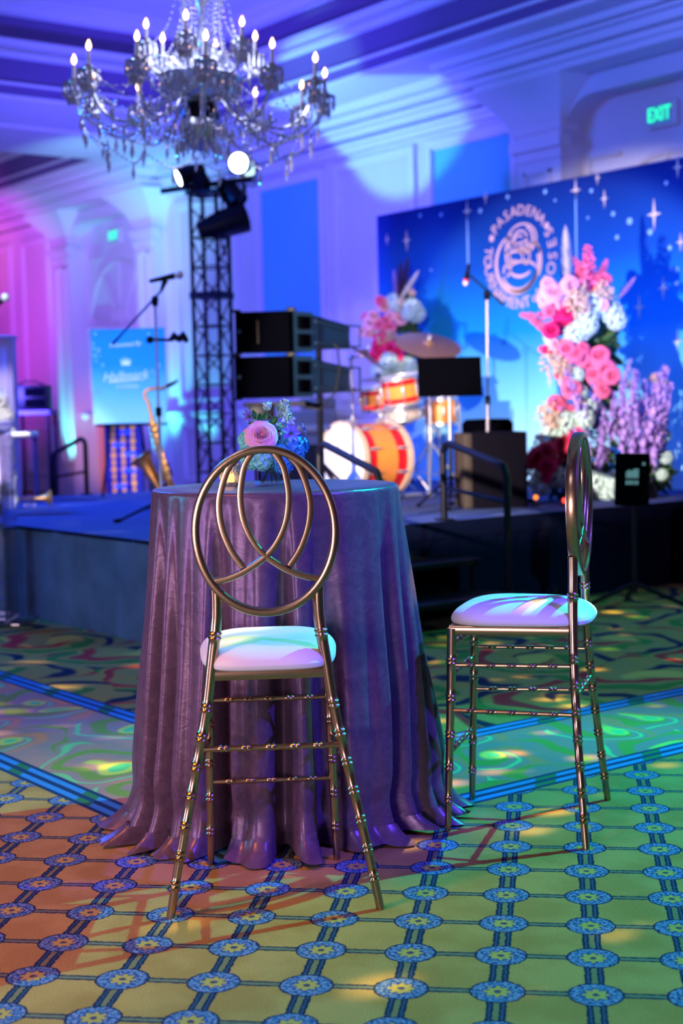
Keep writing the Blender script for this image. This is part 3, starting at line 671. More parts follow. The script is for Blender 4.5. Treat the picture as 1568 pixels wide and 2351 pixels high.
def make_chair(label, loc, rz):
    t = thing('bar_chair', label, 'chair', loc, rz, 'oval backed bar chairs at the purple table')
    s = chair_seat_mesh().build('seat_cushion', 'seat', t)
    mo = s.modifiers.new('soft', 'SUBSURF'); mo.levels = 1; mo.render_levels = 1
    for q in (-1, 1):
        mb = MB(); ringed(mb, [(q*.263, -.212, 0), (q*.235, -.198, .15), (q*.197, -.182, .33), (q*.160, -.170, .51), (q*.144, -.166, .62), (q*.133, -.165, .70), (q*.127, -.165, .76), (q*.127, -.165, .815)], .0105, .0150, [.10, .19, .28, .37, .46, .55, .64, .86])
        mb.build('rear_leg', 'bronze', t)
        mb = MB(); ringed(mb, [(q*.176, .207, 0), (q*.171, .200, .2), (q*.167, .192, .4), (q*.163, .186, .605)], .0095, .0150, [.16, .32, .48, .66, .84])
        mb.build('front_leg', 'bronze', t)
    f = MB(); fw, rw_, y0, y1, z = .163, .143, -.165, .186, .600
    cs = [(-rw_, y0), (rw_, y0), (fw, y1), (-fw, y1)]
    for i in range(4):
        a, b = cs[i], cs[(i+1) % 4]; f.tube([(a[0], a[1], z), (b[0], b[1], z)], .01, 12, sec=(.010, .0145), up=(0, 0, 1))
    f.build('seat_frame', 'bronze', t)
    def legx(z):   # rear leg centre at height z
        tt = [(0, .263, -.212), (.15, .235, -.198), (.33, .197, -.182), (.51, .160, -.170), (.62, .144, -.166)]
        for a, b in zip(tt, tt[1:]):
            if z <= b[0]: k = (z-a[0])/(b[0]-a[0]); return a[1]+(b[1]-a[1])*k, a[2]+(b[2]-a[2])*k
        return .144, -.166
    def flegx(z): k = z/.605; return .176-.013*k, .207-.021*k
    rr = [.17, .33, .5, .67, .83]
    for z in (.415,):
        x, y = legx(z); mb = MB(); ringed(mb, [(-x, y, z), (x, y, z)], .0075, .0075, rr, 10, .0022); mb.build('stretcher', 'bronze', t)
    for z in (.555, .465, .235):
        x, y = flegx(z); mb = MB(); ringed(mb, [(-x, y, z), (x, y, z)], .0070, .0070, rr, 10, .0022); mb.build('stretcher', 'bronze', t)
    for z in (.500, .365):
        x, y = legx(z); x2, y2 = flegx(z)
        for q in (-1, 1): mb = MB(); ringed(mb, [(q*x2, y2, z-.004), (q*x, y, z)], .0072, .0072, rr, 10, .0022); mb.build('stretcher', 'bronze', t)
    # oval back
    yb, zc, a_, b_ = -.170, .958, .1735, .2030
    bk = MB(); bk.tube([(a_*math.cos(2*PI*i/72), yb, zc+b_*math.sin(2*PI*i/72)) for i in range(72)], .01, 14, closed=True, sec=(.0105, .0172), up=(0, 1, 0))
    bk.build('back_ring', 'bronze', t)
    cA = [(-.024, .200), (-.046, .165), (-.056, .125), (-.060, .080), (-.052, .024), (-.030, -.026), (.002, -.064), (.050, -.096), (.094, -.115), (.136, -.123)]
    cC = [(-.060, .188), (-.086, .160), (-.104, .115), (-.113, .066), (-.107, .010), (-.086, -.046), (-.058, -.088)]
    for q in (-1, 1):
        for cc in (cA, cC):
            mb = MB(); mb.tube(smooth_poly([(q*x, yb, zc+z) for x, z in cc], 6), .01, 12, sec=(.0085, .0140), up=(0, 1, 0)); mb.build('back_loop', 'bronze', t)
    return t
def camdir(t): return FACE + t
p = camxy(-.200, 3.791); ch1 = make_chair('bronze oval backed bar chair seen from behind, in front of the purple table', (p.x, p.y, 0), camdir(.056))
p = camxy(.542, 4.364); ch2 = copy_tree(ch1, 'bronze oval backed bar chair seen edge on, on the right side of the table', (p.x, p.y, 0), camdir(1.275))
for c in kids(ch2):
    for mo in c.modifiers: pass

# ------------------------------------------------------------------ table cloth to the floor
TZ, TR = 1.03, .372; TC = Vector((-3.65, 2.48, 0))
def interp(tab, x):
    for a, b in zip(tab, tab[1:]):
        if x <= b[0]: k = (x-a[0])/(b[0]-a[0]); k = k*k*(3-2*k); return a[1]+(b[1]-a[1])*k
    return tab[-1][1]
RB = [(-180, .50), (-165, .47), (-138, .45), (-110, .41), (-90, .395), (-60, .39), (-40, .41), (-15, .44), (0, .49), (16, .535), (40, .49), (90, .46), (150, .48), (165, .51), (180, .50)]
rnd = random.Random(11)
FOLD = [(k, rnd.uniform(0, 2*PI), rnd.uniform(.4, 1)) for k in (9, 13, 16, 18, 21, 24, 27)]
WRP = [(k, rnd.uniform(0, 2*PI)) for k in (2, 3, 5)]
NA, NZ = 900, 110
def cloth_pt(i, j):
    a = 2*PI*i/NA; deg = (math.degrees(a)+180) % 360-180
    if j < 14:                                   # flat top and rounded edge
        f = j/13; rr = TR*min(1, f*1.0)
        if j < 10: return (rr*math.cos(a), rr*math.sin(a), TZ-.0006*math.sin(a*5)*f)
        g = (j-9)/4; b = g*PI/2; e = .014
        rr = TR*9/13+(TR-e-TR*9/13)*1.0+e*math.sin(b)
        return (rr*math.cos(a), rr*math.sin(a), TZ-e*(1-math.cos(b)))
    t = (j-13)/(NZ-14); t2 = t
    z = (TZ-.014)*(1-t)
    rb = interp(RB, deg); base = TR
    right = .5+.5*math.cos(a)                     # 1 on the right side
    front = max(0, -math.sin(a))
    lin = (rb-TR-.0)*(t if right > .5 else t)
    pw = 1.0+2.6*(1-right)**1.2
    tot = rb-TR; lin = min(tot, .075)*t*(1-.35*front)+max(0, tot-.075*(1-.35*front))*(t**(1.2+3.2*(1-right)) if right < .999 else t)
    wa = a+sum(.022*math.sin(k*a+ph) for k, ph in WRP)+.05*t*math.sin(3*a+1.2)
    s = 0
    for k, ph, am in FOLD: s += am*math.sin(k*wa+ph+(.5*t if k > 14 else 0))
    s /= 2.2; s = math.tanh(s*1.6); s = 2*((s+1)/2)**.42-1
    s2 = 0.5*math.sin(23*wa+2.1)+.5*math.sin(37*wa+.3+2*t)
    amp = .003+.066*min(1, t*1.7)**1.1; r = base+lin+amp*(s*.9+.10*s2-.55)*(1 if t < .93 else 1+.9*(t-.93)/.07)
    r += .010*math.sin(5*wa+9*t)*t*t-.012*math.exp(-((t-.88)/.05)**2)
    # spill onto the carpet
    if t > .95:
        k = (t-.95)/.05; r += (.030+.03*max(0, s))*k*k; z = .052*(1-k)+.006+.014*max(0, math.sin(13*wa+1))*k+.010*(1-k)*abs(s)
    z += .004*math.sin(9*wa+7*t)*(t > .3)*(t < .94)
    return (r*math.cos(a), r*math.sin(a), max(z, .004))
mb = MB(); vs = []; fs = []
for j in range(1, NZ):
    for i in range(NA): vs.append(cloth_pt(i, j))
for j in range(NZ-2):
    for i in range(NA): k = (i+1) % NA; fs.append((j*NA+i, j*NA+k, (j+1)*NA+k, (j+1)*NA+i))
fs.append(tuple(range(NA-1, -1, -1)))
mb.add([(0, 0, 0)][:0]+vs, [f[::-1] for f in fs])
cl = mb.build('tablecloth', 'cloth')
cl.location = (TC.x, TC.y, 0); cl.rotation_euler = (0, 0, FACE)
for p_ in cl.data.polygons: p_.use_smooth = True
tag(cl, 'floor length plum purple velvet cloth over the round cocktail table', 'tablecloth')
tb = thing('cocktail_table', 'round cocktail table hidden under the purple cloth', 'table', (TC.x, TC.y, 0))
MB().lathe([(0.0001, TZ-.03), (TR-.02, TZ-.03), (TR-.012, TZ-.02), (TR-.012, TZ-.006), (0.0001, TZ-.006)], 48).build('tabletop', 'grey_cabinet', tb)
MB().lathe([(.035, .03), (.035, TZ-.03)], 16).build('pedestal', 'black', tb)
MB().lathe([(0.0001, 0), (.27, 0), (.27, .012), (.05, .03), (0.0001, .03)], 32).build('base', 'black', tb)

# ------------------------------------------------------------------ flowers
def petal(mb, base, out, up, L, W, curl=.3, cup=.25, nu=5, nv=5, tip=1.0):
    """one petal: starts at base, grows along 'out' and bends towards 'up'"""
    out = Vector(out).normalized(); up = Vector(up); up = (up-out*up.dot(out)).normalized(); sd = out.cross(up); base = Vector(base)
    def f(a, b):
        wv = W*math.sin(PI*min(1, (.12+.88*b)**.8 if tip == 1 else b**.7))**.6 if tip == 1 else W*math.sin(PI*(.08+.92*b))**.8
        x = (a-.5)*2; return base+out*(L*b)+sd*(x*wv*.5)+up*(curl*L*b*b+cup*W*x*x*.5)
    mb.grid(f, nu, nv)
def rose_mesh(name, R_=.05, layers=6, seed=1, full=True):
    """nested curling petals, tight in the middle and opening outwards"""
    mb = MB(); rn = random.Random(seed)
    mb.ball((0, 0, R_*.10), R_*.16, 8, 5)
    for l in range(layers):
        f = (l+1)/layers; n = 3+int(f*2.6); rad = R_*(.10+.58*f**.9); top = R_*(.42-.30*f*f)
        for k in range(n):
            a = 2*PI*k/n+l*.9+rn.uniform(-.2, .2); sp = 2*PI/n*.78; jt = rn.uniform(-.05, .05)*R_
            def g(u, v, a=a, rad=rad, top=top, f=f, sp=sp, jt=jt):
                x = (u-.5)*2; aa = a+x*sp
                rr = rad*(.25+.75*math.sin(PI/2*min(1, v*1.5)))*(1+.10*x*x*0)+(.30*R_*f*f+.02*R_)*max(0, v-.62)/.38
                rr *= 1+.05*x
                z = -R_*.5+(top+R_*.5)*math.sin(PI/2*min(1, v*1.12))-.22*R_*f*f*(max(0, v-.75)/.25)**2-.20*R_*abs(x)**3*v+jt
                return (rr*math.cos(aa), rr*math.sin(aa), z)
            mb.grid(g, 7, 8)
    return mb.mesh(name)
def cluster_mesh(name, R_=.06, n=60, s=.018, seed=2, flat=.8):
    """hydrangea head: four petalled florets over a dome"""
    mb = MB(); rn = random.Random(seed)
    for i in range(n):
        z = 1-1.55*(i+.5)/n; ph = i*2.39996; r = math.sqrt(max(0, 1-z*z)); N = Vector((r*math.cos(ph), r*math.sin(ph), z)); p = Vector((N.x*R_, N.y*R_, N.z*R_*flat))*rn.uniform(.92, 1.05)
        t1 = N.orthogonal().normalized(); t2 = N.cross(t1); o_ = rn.uniform(0, PI/2)
        for k in range(4):
            a = o_+k*PI/2; d = t1*math.cos(a)+t2*math.sin(a); petal(mb, p, d+N*.25, N, s, s*.95, .05, .2, 3, 3)
    return mb.mesh(name)
def spike_mesh(name, H=.32, R_=.03, n=70, s=.02, seed=3, top=.25):
    """stem with open florets, ragged and thinning towards the tip"""
    mb = MB(); rn = random.Random(seed); mb.tube([(0, 0, -.15), (0, 0, H)], .003, 5)
    for i in range(n):
        f = i/n; z = H*f+rn.uniform(-.008, .008); rr = R_*(1-(1-top)*f**1.3)*rn.uniform(.45, 1.35); a = i*2.4+rn.uniform(-.4, .4); N = Vector((math.cos(a), math.sin(a), rn.uniform(-.1, .7))).normalized(); p = Vector((0, 0, z))+N*rr*.8
        t1 = N.orthogonal().normalized(); t2 = N.cross(t1); sz = s*(1.15-.65*f)*rn.uniform(.7, 1.25)
        for k in range(4): b_ = k*PI/2+a; petal(mb, p, t1*math.cos(b_)+t2*math.sin(b_)+N*.45, N, sz, sz*.8, .2, .2, 3, 3)
    return mb.mesh(name)
def plume_mesh(name, H=.34, R_=.035, n=260, seed=4):
    mb = MB(); rn = random.Random(seed); mb.tube([(0, 0, -.2), (0, 0, H)], .0025, 5)
    for i in range(n):
        f = rn.random(); a = rn.uniform(0, 2*PI); rr = R_*math.sin(PI*min(1, .15+.85*f))**.7; z = H*f
        mb.add([(0, 0, z-.01), (.003*math.cos(a+1.5), .003*math.sin(a+1.5), z), (rr*math.cos(a), rr*math.sin(a), z+.05), (-.003*math.cos(a+1.5), -.003*math.sin(a+1.5), z)], [(0, 1, 2, 3)])
    return mb.mesh(name, False)
def filler_mesh(name, R_=.06, n=70, s=.008, seed=5):
    mb = MB(); rn = random.Random(seed)
    for i in range(n):
        d = Vector((rn.gauss(0, 1), rn.gauss(0, 1), rn.gauss(.4, 1))).normalized()*R_*rn.uniform(.6, 1.05); mb.tube([(0, 0, -.02), d], .0009, 3, cap=False); mb.ball(d, s, 5, 3)
    return mb.mesh(name)
def leafy_mesh(name, R_=.1, n=60, s=.07, seed=6):
    mb = MB(); rn = random.Random(seed)
    for i in range(n):
        d = Vector((rn.gauss(0, 1), rn.gauss(0, 1), rn.gauss(0, 1))).normalized(); petal(mb, d*R_*rn.uniform(.3, .7), d+Vector((rn.uniform(-.5, .5), rn.uniform(-.5, .5), rn.uniform(-.3, .6))), (0, 0, 1), s*rn.uniform(.7, 1.3), s*.4, -.2, .1, 3, 4, tip=0)
    return mb.mesh(name)
def me_mat(me, m): q = me.copy(); q.materials.clear(); q.materials.append(M[m]); return q
ROSE = rose_mesh('rose_bloom_mesh', .05, 5, 1); CLUS = cluster_mesh('hydrangea_mesh', .062, 46, .022); SPIK = spike_mesh('spike_mesh', .33, .040, 44, .030); PLUM = plume_mesh('plume_mesh', .36, .05, 700); FILL = filler_mesh('filler_mesh'); LEAF = leafy_mesh('leafy_mesh')
BL = {}
def bloom(kind, m):
    k = (kind, m)
    if k not in BL: BL[k] = me_mat({'rose': ROSE, 'hydrangea': CLUS, 'spike': SPIK, 'plume': PLUM, 'filler': FILL, 'leafy': LEAF}[kind], m)
    return BL[k]

# centrepiece on the table
VP = Vector((-3.690, 2.492, TZ+.001))
cp = thing('flower_centrepiece', 'small square glass vase of pink, mint and blue flowers on the purple table', 'flower vase', VP, FACE+.25)
g = MB(); hw, hh, th = .043, .078, .004
for z0, z1, a, b in ((.012, hh, hw, hw-th),):
    vs = [(s1*r, s2*r, z) for r, z in ((a, .0), (a, z1), (b, z1), (b, z0)) for s1, s2 in ((-1, -1), (1, -1), (1, 1), (-1, 1))]
    fs = [(0, 3, 2, 1)]+[(k*4+i, k*4+(i+1) % 4, k*4+4+(i+1) % 4, k*4+4+i) for k in range(3) for i in range(4)]+[(12, 13, 14, 15)]
    g.add(vs, fs)
g.build('glass_vase', 'glass', cp, False)
MB().box((0, 0, .033), (.076, .076, .040)).build('water', 'water', cp, False)
def cpos(px, py, d=0): # position in the vase's frame from photo position
    q = R(px, py, d=4.42+d)-VP; c, s = math.cos(-(FACE+.25)), math.sin(-(FACE+.25)); return Vector((q.x*c-q.y*s, q.x*s+q.y*c, q.z))
sm = MB()
for i in range(9):
    a = i*2.3; sm.tube([(.028*math.cos(a), .028*math.sin(a), .008), (-.012*math.cos(a), -.012*math.sin(a), .085)], .0022, 6)
sm.build('cut_stems', 'stem', cp)
def facing(dx, dy, dz): return Vector((dx, dy, dz)).to_track_quat('Z', 'Y').to_euler()
GR = me_mat(rose_mesh('garden_rose_mesh', .05, 11, 5), 'rose_pink')
H2 = cluster_mesh('mint_head_mesh', .045, 60, .017, 8); HM = me_mat(H2, 'mint'); HB = me_mat(H2, 'blue_fl')
mesh_part('garden_rose', GR, cp, cpos(600, 1000, -.05), facing(-.10, -1, .35), 1.0, 'large pale pink garden rose')
mesh_part('garden_rose', GR, cp, cpos(571, 1003, .03), facing(-.8, -.5, .25), .72)
mesh_part('garden_rose', GR, cp, cpos(634, 1003, .02), facing(.6, -.6, .3), .62)
for (px, py, d, s) in ((566, 1012, .0, .55), (600, 1044, -.02, .95), (577, 1048, .03, .8), (625, 1052, .02, .9), (610, 1010, .07, 1.1)): mesh_part('hydrangea', HM, cp, cpos(px, py, d), facing(.2, -.8, .4), s)
for (px, py, d, s) in ((668, 1028, .0, .95), (652, 1046, -.02, .85), (686, 1022, .03, .65), (650, 1062, -.01, .7)): mesh_part('hydrangea', HB, cp, cpos(px, py, d), facing(.4, -.8, .2), s)
def clem(px, py, d, dirv, s):
    q = MB()
    for k in range(7):
        a = 2*PI*k/7; petal(q, (0, 0, 0), (math.cos(a), math.sin(a), .25), (0, 0, 1), .032*s, .015*s, -.15, .15, 4, 5, tip=0)
    o = q.build('clematis', 'violet', cp); o.location = cpos(px, py, d); o.rotation_euler = facing(*dirv)
    an = MB()
    for k in range(26): a = k*2.4; r_ = .008*s*math.sqrt(k/26); an.tube([(r_*.4*math.cos(a), r_*.4*math.sin(a), 0), (r_*math.cos(a), r_*math.sin(a), .009*s)], .0007, 4)
    an.build('anthers', 'anther', o)
clem(667, 995, -.04, (.25, -1, .3), 1.05); clem(573, 955, .02, (-.5, -.4, -.3), .85); clem(660, 962, .05, (.2, -.7, .5), .95); clem(696, 985, .03, (1, -.3, .3), .8)
def bell(px, py, d, s, dirv=(0, -.4, 1), n=5, seed=1):
    q = MB(); rn = random.Random(seed)
    for k in range(n):
        a = 2*PI*k/n+rn.uniform(-.2, .2); petal(q, (0, 0, -.010), (math.cos(a)*.45, math.sin(a)*.45, 1), (math.cos(a), math.sin(a), .1), .030*s, .030*s, .25, -.4, 6, 6)
    for k in range(3):
        a = 2*PI*k/3+.4; petal(q, (0, 0, -.008), (math.cos(a)*.2, math.sin(a)*.2, 1), (math.cos(a), math.sin(a), .1), .024*s, .022*s, .1, -.4, 5, 5)
    q.lathe([(.0001, -.014*s), (.006*s, -.010*s), (.004*s, -.002)], 8)
    o = q.build('white_bell_bloom', 'ivory', cp); o.location = cpos(px, py, d); o.rotation_euler = facing(*dirv); return o
bell(614, 934, .01, .95, (-.1, -.25, 1), seed=3)
for i, (px, py, s, dv) in enumerate(((650, 930, .9, (.3, -.6, .7)), (657, 942, .9, (.6, -.5, .2)), (643, 938, .75, (-.5, -.7, .4)), (660, 958, .9, (.5, -.8, -.1)), (644, 952, .7, (-.2, -.9, .2)), (641, 983, .8, (.2, -.8, .5)), (655, 920, .6, (.4, -.2, 1)), (633, 978, .8, (0, -.6, .8)), (604, 975, .8, (0, -.3, 1)))): bell(px, py, .0+.01*(i % 3), s, dv, seed=i)
q = MB()
for pts in ([(614, 948), (622, 955), (630, 965), (631, 985)], [(637, 918), (637, 960), (634, 995)], [(660, 965), (650, 980), (640, 1000)], [(574, 952), (585, 968), (598, 985)]): q.tube([cpos(px, py, .01) for px, py in pts], .0013, 6)
q.build('flower_stems', 'stem', cp)
for (px, py, dv, L_) in ((598, 972, (-.15, -.2, 1), .034), (607, 965, (.2, -.1, 1), .028), (619, 974, (.9, -.3, .8), .034), (590, 977, (-1, -.2, .2), .032), (588, 962, (-.4, 0, 1), .03), (676, 1010, (1, -.4, .1), .03)):
    q = MB(); petal(q, (0, 0, 0), dv, (0, -1, .3), L_, L_*.55, .1, .25, 5, 6, tip=0); o = q.build('leaf', 'leaf', cp); o.location = cpos(px, py, .0)
# tea light holder
vp = Vector((-3.775, 2.398, TZ+.001))
vt = thing('votive_holder', 'faceted cut glass tea light holder left of the flower vase', 'candle holder', vp, FACE)
q = MB(); n = 20; prof = []
for ring_ in range(7):
    z = .066*ring_/6; r_ = .029+.004*(ring_/6); prof.append([((r_+(.0022 if (k+ring_) % 2 else -.0012))*math.cos(2*PI*k/n), (r_+(.0022 if (k+ring_) % 2 else -.0012))*math.sin(2*PI*k/n), z) for k in range(n)])
inner = [[(.027*math.cos(2*PI*k/n), .027*math.sin(2*PI*k/n), z) for k in range(n)] for z in (.066, .010)]
allr = prof+inner; vs = [p for r_ in allr for p in r_]; fs = [tuple(range(n))[::-1], tuple((len(allr)-1)*n+k for k in range(n))]
for j in range(len(allr)-1):
    for k in range(n): l = (k+1) % n; fs += [(j*n+k, j*n+l, (j+1)*n+l), (j*n+k, (j+1)*n+l, (j+1)*n+k)]
q.add(vs, fs); q.build('cut_glass_cup', 'cut_glass', vt, False)
MB().lathe([(.0001, .011), (.017, .011), (.017, .034), (.0001, .034)], 16).build('tea_light', 'flame', vt)
MB().lathe([(.0001, .034), (.0035, .038), (.0045, .044), (.002, .054), (.0001, .060)], 10).build('candle_flame', 'flame', vt)
light('tea_light_glow', 'POINT', vp+Vector((0, 0, .048)), None, (1, .55, .2), .12, .004)

# ------------------------------------------------------------------ instruments and gear on the stage
def onstage(px, py, d, z=SH): q = R(px, py, d=d); return Vector((q.x, q.y, z))
def disc_lugs(par, r, n, y0, y1, lug=.008):
    for k in range(n):
        mb = MB(); a = 2*PI*k/n+.3; mb.bar((r*math.cos(a), y0, r*math.sin(a)), (r*math.cos(a), y1, r*math.sin(a)), .0035, 6); mb.box((r*math.cos(a), (y0+y1)/2, r*math.sin(a)), (.022, (y1-y0)*.45, .022), bev=.004); mb.build('tension_lug', 'chrome', par)
# bass drum, axis along Y, white head towards the room
q = R(784, 1042, d=10.95); br = .285
bs = thing('bass_drum', 'red and amber bass drum with a glowing white front head, resting on the stage', 'drum', (q.x, q.y, SH+br+.02), .0)
tube_ = lambda r0, y0, y1, r1=None: [(r0, y0), (r0, y1)]
def drum_shell(r, y0, y1, t=.008): return MB().lathe([(r, y0), (r, y1), (r-t, y1), (r-t, y0), (r, y0)], 48, axis=(0, 1, 0))
drum_shell(br-.015, .03, .13).build('shell_band', 'drum_red', bs); drum_shell(br-.0155, .13, .33).build('shell', 'drum_amber', bs); drum_shell(br-.015, .33, .43).build('shell_band', 'drum_red', bs)
MB().lathe([(br-.012, .0), (br+.006, .0), (br+.006, .045), (br-.012, .045), (br-.012, 0)], 48, axis=(0, 1, 0)).build('front_hoop', 'wood_hoop', bs)
MB().lathe([(br-.012, .42), (br+.006, .42), (br+.006, .465), (br-.012, .465), (br-.012, .42)], 48, axis=(0, 1, 0)).build('rear_hoop', 'wood_hoop', bs)
MB().lathe([(.0001, .010), (br-.01, .012), (br-.01, .02), (.0001, .02)], 48, axis=(0, 1, 0)).build('front_head', 'drum_head', bs)
MB().lathe([(.0001, .44), (br-.01, .44), (br-.01, .45), (.0001, .45)], 48, axis=(0, 1, 0)).build('rear_head', 'drum_head', bs)
disc_lugs(bs, br+.004, 10, .03, .18); disc_lugs(bs, br+.004, 10, .29, .44)
mk = MB()
for x, z, a in ((-.05, .09, .03), (.03, .10, .02), (.06, .10, .015), (.09, .10, .02), (.02, -.03, .02), (.05, -.02, .015)): mk.box((x, .008, z), (a*.5, .003, a*1.2))
mk.build('head_print', 'amp_cloth', bs, False)
for s in (-1, 1):
    sp = MB(); sp.tube([(s*(br-.06), .20, -.14), (s*(br+.10), .06, -br-.012)], .010, 8); sp.ball((s*(br+.10), .06, -br-.005), .014); sp.build('spur_leg', 'chrome', bs)
pd = MB(); pd.box((0, .60, -br-.005), (.10, .28, .02)); pd.bar((-.05, .5, -br), (-.05, .5, -.10), .008); pd.bar((.05, .5, -br), (.05, .5, -.10), .008); pd.bar((-.05, .5, -.1), (.05, .5, -.1), .008); pd.bar((0, .5, -.1), (0, .46, .04), .005); pd.ball((0, .455, .05), .028); pd.build('foot_pedal', 'chrome', bs)
def drum(name, label, px, py, d, r, h, m_shell, m_band, tilt, legs=0, heading=0):
    q = R(px, py, d=d); t = thing(name, label, 'drum', (q.x, q.y, q.z), heading); old = Matrix.Rotation(tilt, 4, 'X')
    def L(prof, nm, m_, seg=36):
        b = MB(); b.M = old; b.lathe(prof, seg); return b.build(nm, m_, t)
    L([(r, -h/2), (r, h/2), (r-.007, h/2), (r-.007, -h/2), (r, -h/2)], 'shell', m_shell)
    if m_band:
        L([(r+.001, h*.24), (r+.001, h*.42)], 'shell_band', m_band); L([(r+.001, -h*.42), (r+.001, -h*.24)], 'shell_band', m_band)
    L([(r+.004, h/2-.012), (r+.010, h/2-.012), (r+.010, h/2+.012), (r+.004, h/2+.014), (r+.004, h/2-.012)], 'top_rim', 'chrome'); L([(r+.004, -h/2+.012), (r+.010, -h/2+.012), (r+.010, -h/2-.012), (r+.004, -h/2-.014), (r+.004, -h/2+.012)], 'bottom_rim', 'chrome')
    L([(.0001, h/2+.002), (r, h/2+.002), (r, h/2-.004), (.0001, h/2-.004)], 'top_head', 'drum_head'); L([(.0001, -h/2-.002), (r, -h/2-.002), (r, -h/2+.004), (.0001, -h/2+.004)], 'bottom_head', 'drum_head')
    for k in range(8):
        b = MB(); b.M = old; a = 2*PI*k/8+.2; x, y = (r+.008)*math.cos(a), (r+.008)*math.sin(a); b.bar((x, y, -h/2), (x, y, h/2), .003, 6); b.box((x, y, 0), (.02, .02, min(.07, h*.5)), rz=a, bev=.004); b.build('tension_lug', 'chrome', t)
    return t
def stand_legs(mb, x, y, z, hub, spread, r=.009, n=3, a0=.4):
    for k in range(n):
        a = a0+2*PI*k/n; mb.tube([(x, y, hub), (x+spread*math.cos(a), y+spread*math.sin(a), z+.012)], r, 8); mb.ball((x+spread*math.cos(a), y+spread*math.sin(a), z+.013), .016, 8, 4)
        mb.tube([(x, y, z+(hub-z)*.35), (x+spread*.5*math.cos(a), y+spread*.5*math.sin(a), z+(hub-z)*.5)], r*.7, 6)
t = drum('rack_tom', 'glossy red tom drum with a bright front, mounted above the bass drum', 921, 896, 11.15, .145, .20, 'drum_amber', 'drum_red', .18)
b = MB(); zz = t.location.z; b.tube([(-.02, .02, -.10), (-.03, .05, -.22), (-.06, -.02, SH+.60-zz)], .011, 8); b.ball((-.03, .05, -.22), .022); b.build('mount_arm', 'chrome', t)
t = drum('snare_drum', 'pale shallow snare drum below the red tom', 925, 950, 11.35, .165, .075, 'cream', None, .10)
b = MB(); zz = t.location.z; stand_legs(b, 0, 0, SH-zz, -.33, .24); b.bar((0, 0, -.36), (0, 0, -.06), .011)
for k in range(3): a = 2*PI*k/3; b.tube([(0, 0, -.09), (.15*math.cos(a), .15*math.sin(a), -.05), (.17*math.cos(a), .17*math.sin(a), .01)], .006, 6)
b.build('snare_stand', 'chrome', t)
t = drum('floor_tom', 'amber floor tom on chrome legs at the right of the drum kit', 1014, 944, 11.6, .125, .19, 'drum_amber', None, .05)
b = MB(); zz = t.location.z
for k in range(3):
    a = 2*PI*k/3+.5; x, y = .150*math.cos(a), .150*math.sin(a); b.tube([(x, y, .06), (x, y, SH+.05-zz), (x*1.12, y*1.12, SH+.01-zz)], .008, 8); b.ball((x*1.12, y*1.12, SH+.012-zz), .014, 8, 4)
b.build('tom_legs', 'chrome', t)
t = drum('rack_tom', 'small amber tom drum on the left of the kit, partly behind a chrome stand', 866, 915, 11.5, .13, .17, 'drum_amber', 'drum_red', .15)
b = MB(); zz = t.location.z; b.tube([(.02, .0, -.08), (.04, .03, -.2), (.10, -.05, SH+.60-zz)], .010, 8); b.build('mount_arm', 'chrome', t)
def cymbal(label, px, py, d, r, tx, ty, base_off=(0, 0), boom=None, col='cymbal'):
    q = R(px, py, d=d); t = thing('cymbal', label, 'cymbal', q, FACE, 'cymbals of the drum kit')
    old = Matrix.Rotation(ty, 4, 'Y') @ Matrix.Rotation(tx, 4, 'X')
    b = MB(); b.M = old; b.lathe([(r, -.018), (r*.75, -.006), (r*.45, .003), (r*.2, .008), (r*.17, .020), (r*.08, .030), (.006, .031), (.006, .029), (r*.08, .028), (r*.16, .018), (r*.2, .006), (r*.45, .001), (r*.75, -.008), (r, -.02), (r, -.018)], 48); b.build('cymbal_plate', col, t)
    b = MB(); b.M = old; b.bar((0, 0, -.02), (0, 0, .065), .005); b.lathe([(.0001, .05), (.016, .05), (.014, .07), (.0001, .072)], 10); b.ball((0, 0, .034), .014, 8, 4); b.build('wing_nut', 'chrome', t)
    b = MB(); zz = q.z; bx, by = base_off; top = (0, 0, -.02) if boom is None else (0, 0, -.02)
    if boom: b.tube([(0, 0, -.02), boom, (boom[0]*1.25, boom[1]*1.25, boom[2]*1.2)], .008, 8); b.ball(boom, .024); bx, by = boom[0], boom[1]; hz = boom[2]
    else: hz = -.02
    b.tube([(bx, by, hz), (bx, by, SH+.45-zz)], .0095, 10); b.tube([(bx, by, SH+.5-zz), (bx, by, SH+.18-zz)], .014, 10)
    for z in (hz-.25, SH+.5-zz): b.lathe([(.02, -.02), (.02, .02)], 10, (bx, by, z)); b.ball((bx+.03, by, z), .014)
    stand_legs(b, bx, by, SH-zz, SH+.42-zz, .30, .009); b.build('cymbal_stand', 'chrome', t); return t
cymbal('large tilted bronze cymbal high above the drum kit', 984, 788, 11.35, .26, .42, .16)
cymbal('thin cymbal seen edge on, sloping down right beside the stacked speakers', 836, 812, 11.2, .21, .05, .60, boom=(-.10, .0, -.03))
cymbal('small low cymbal tucked behind the red tom', 868, 868, 11.8, .15, .1, .0)
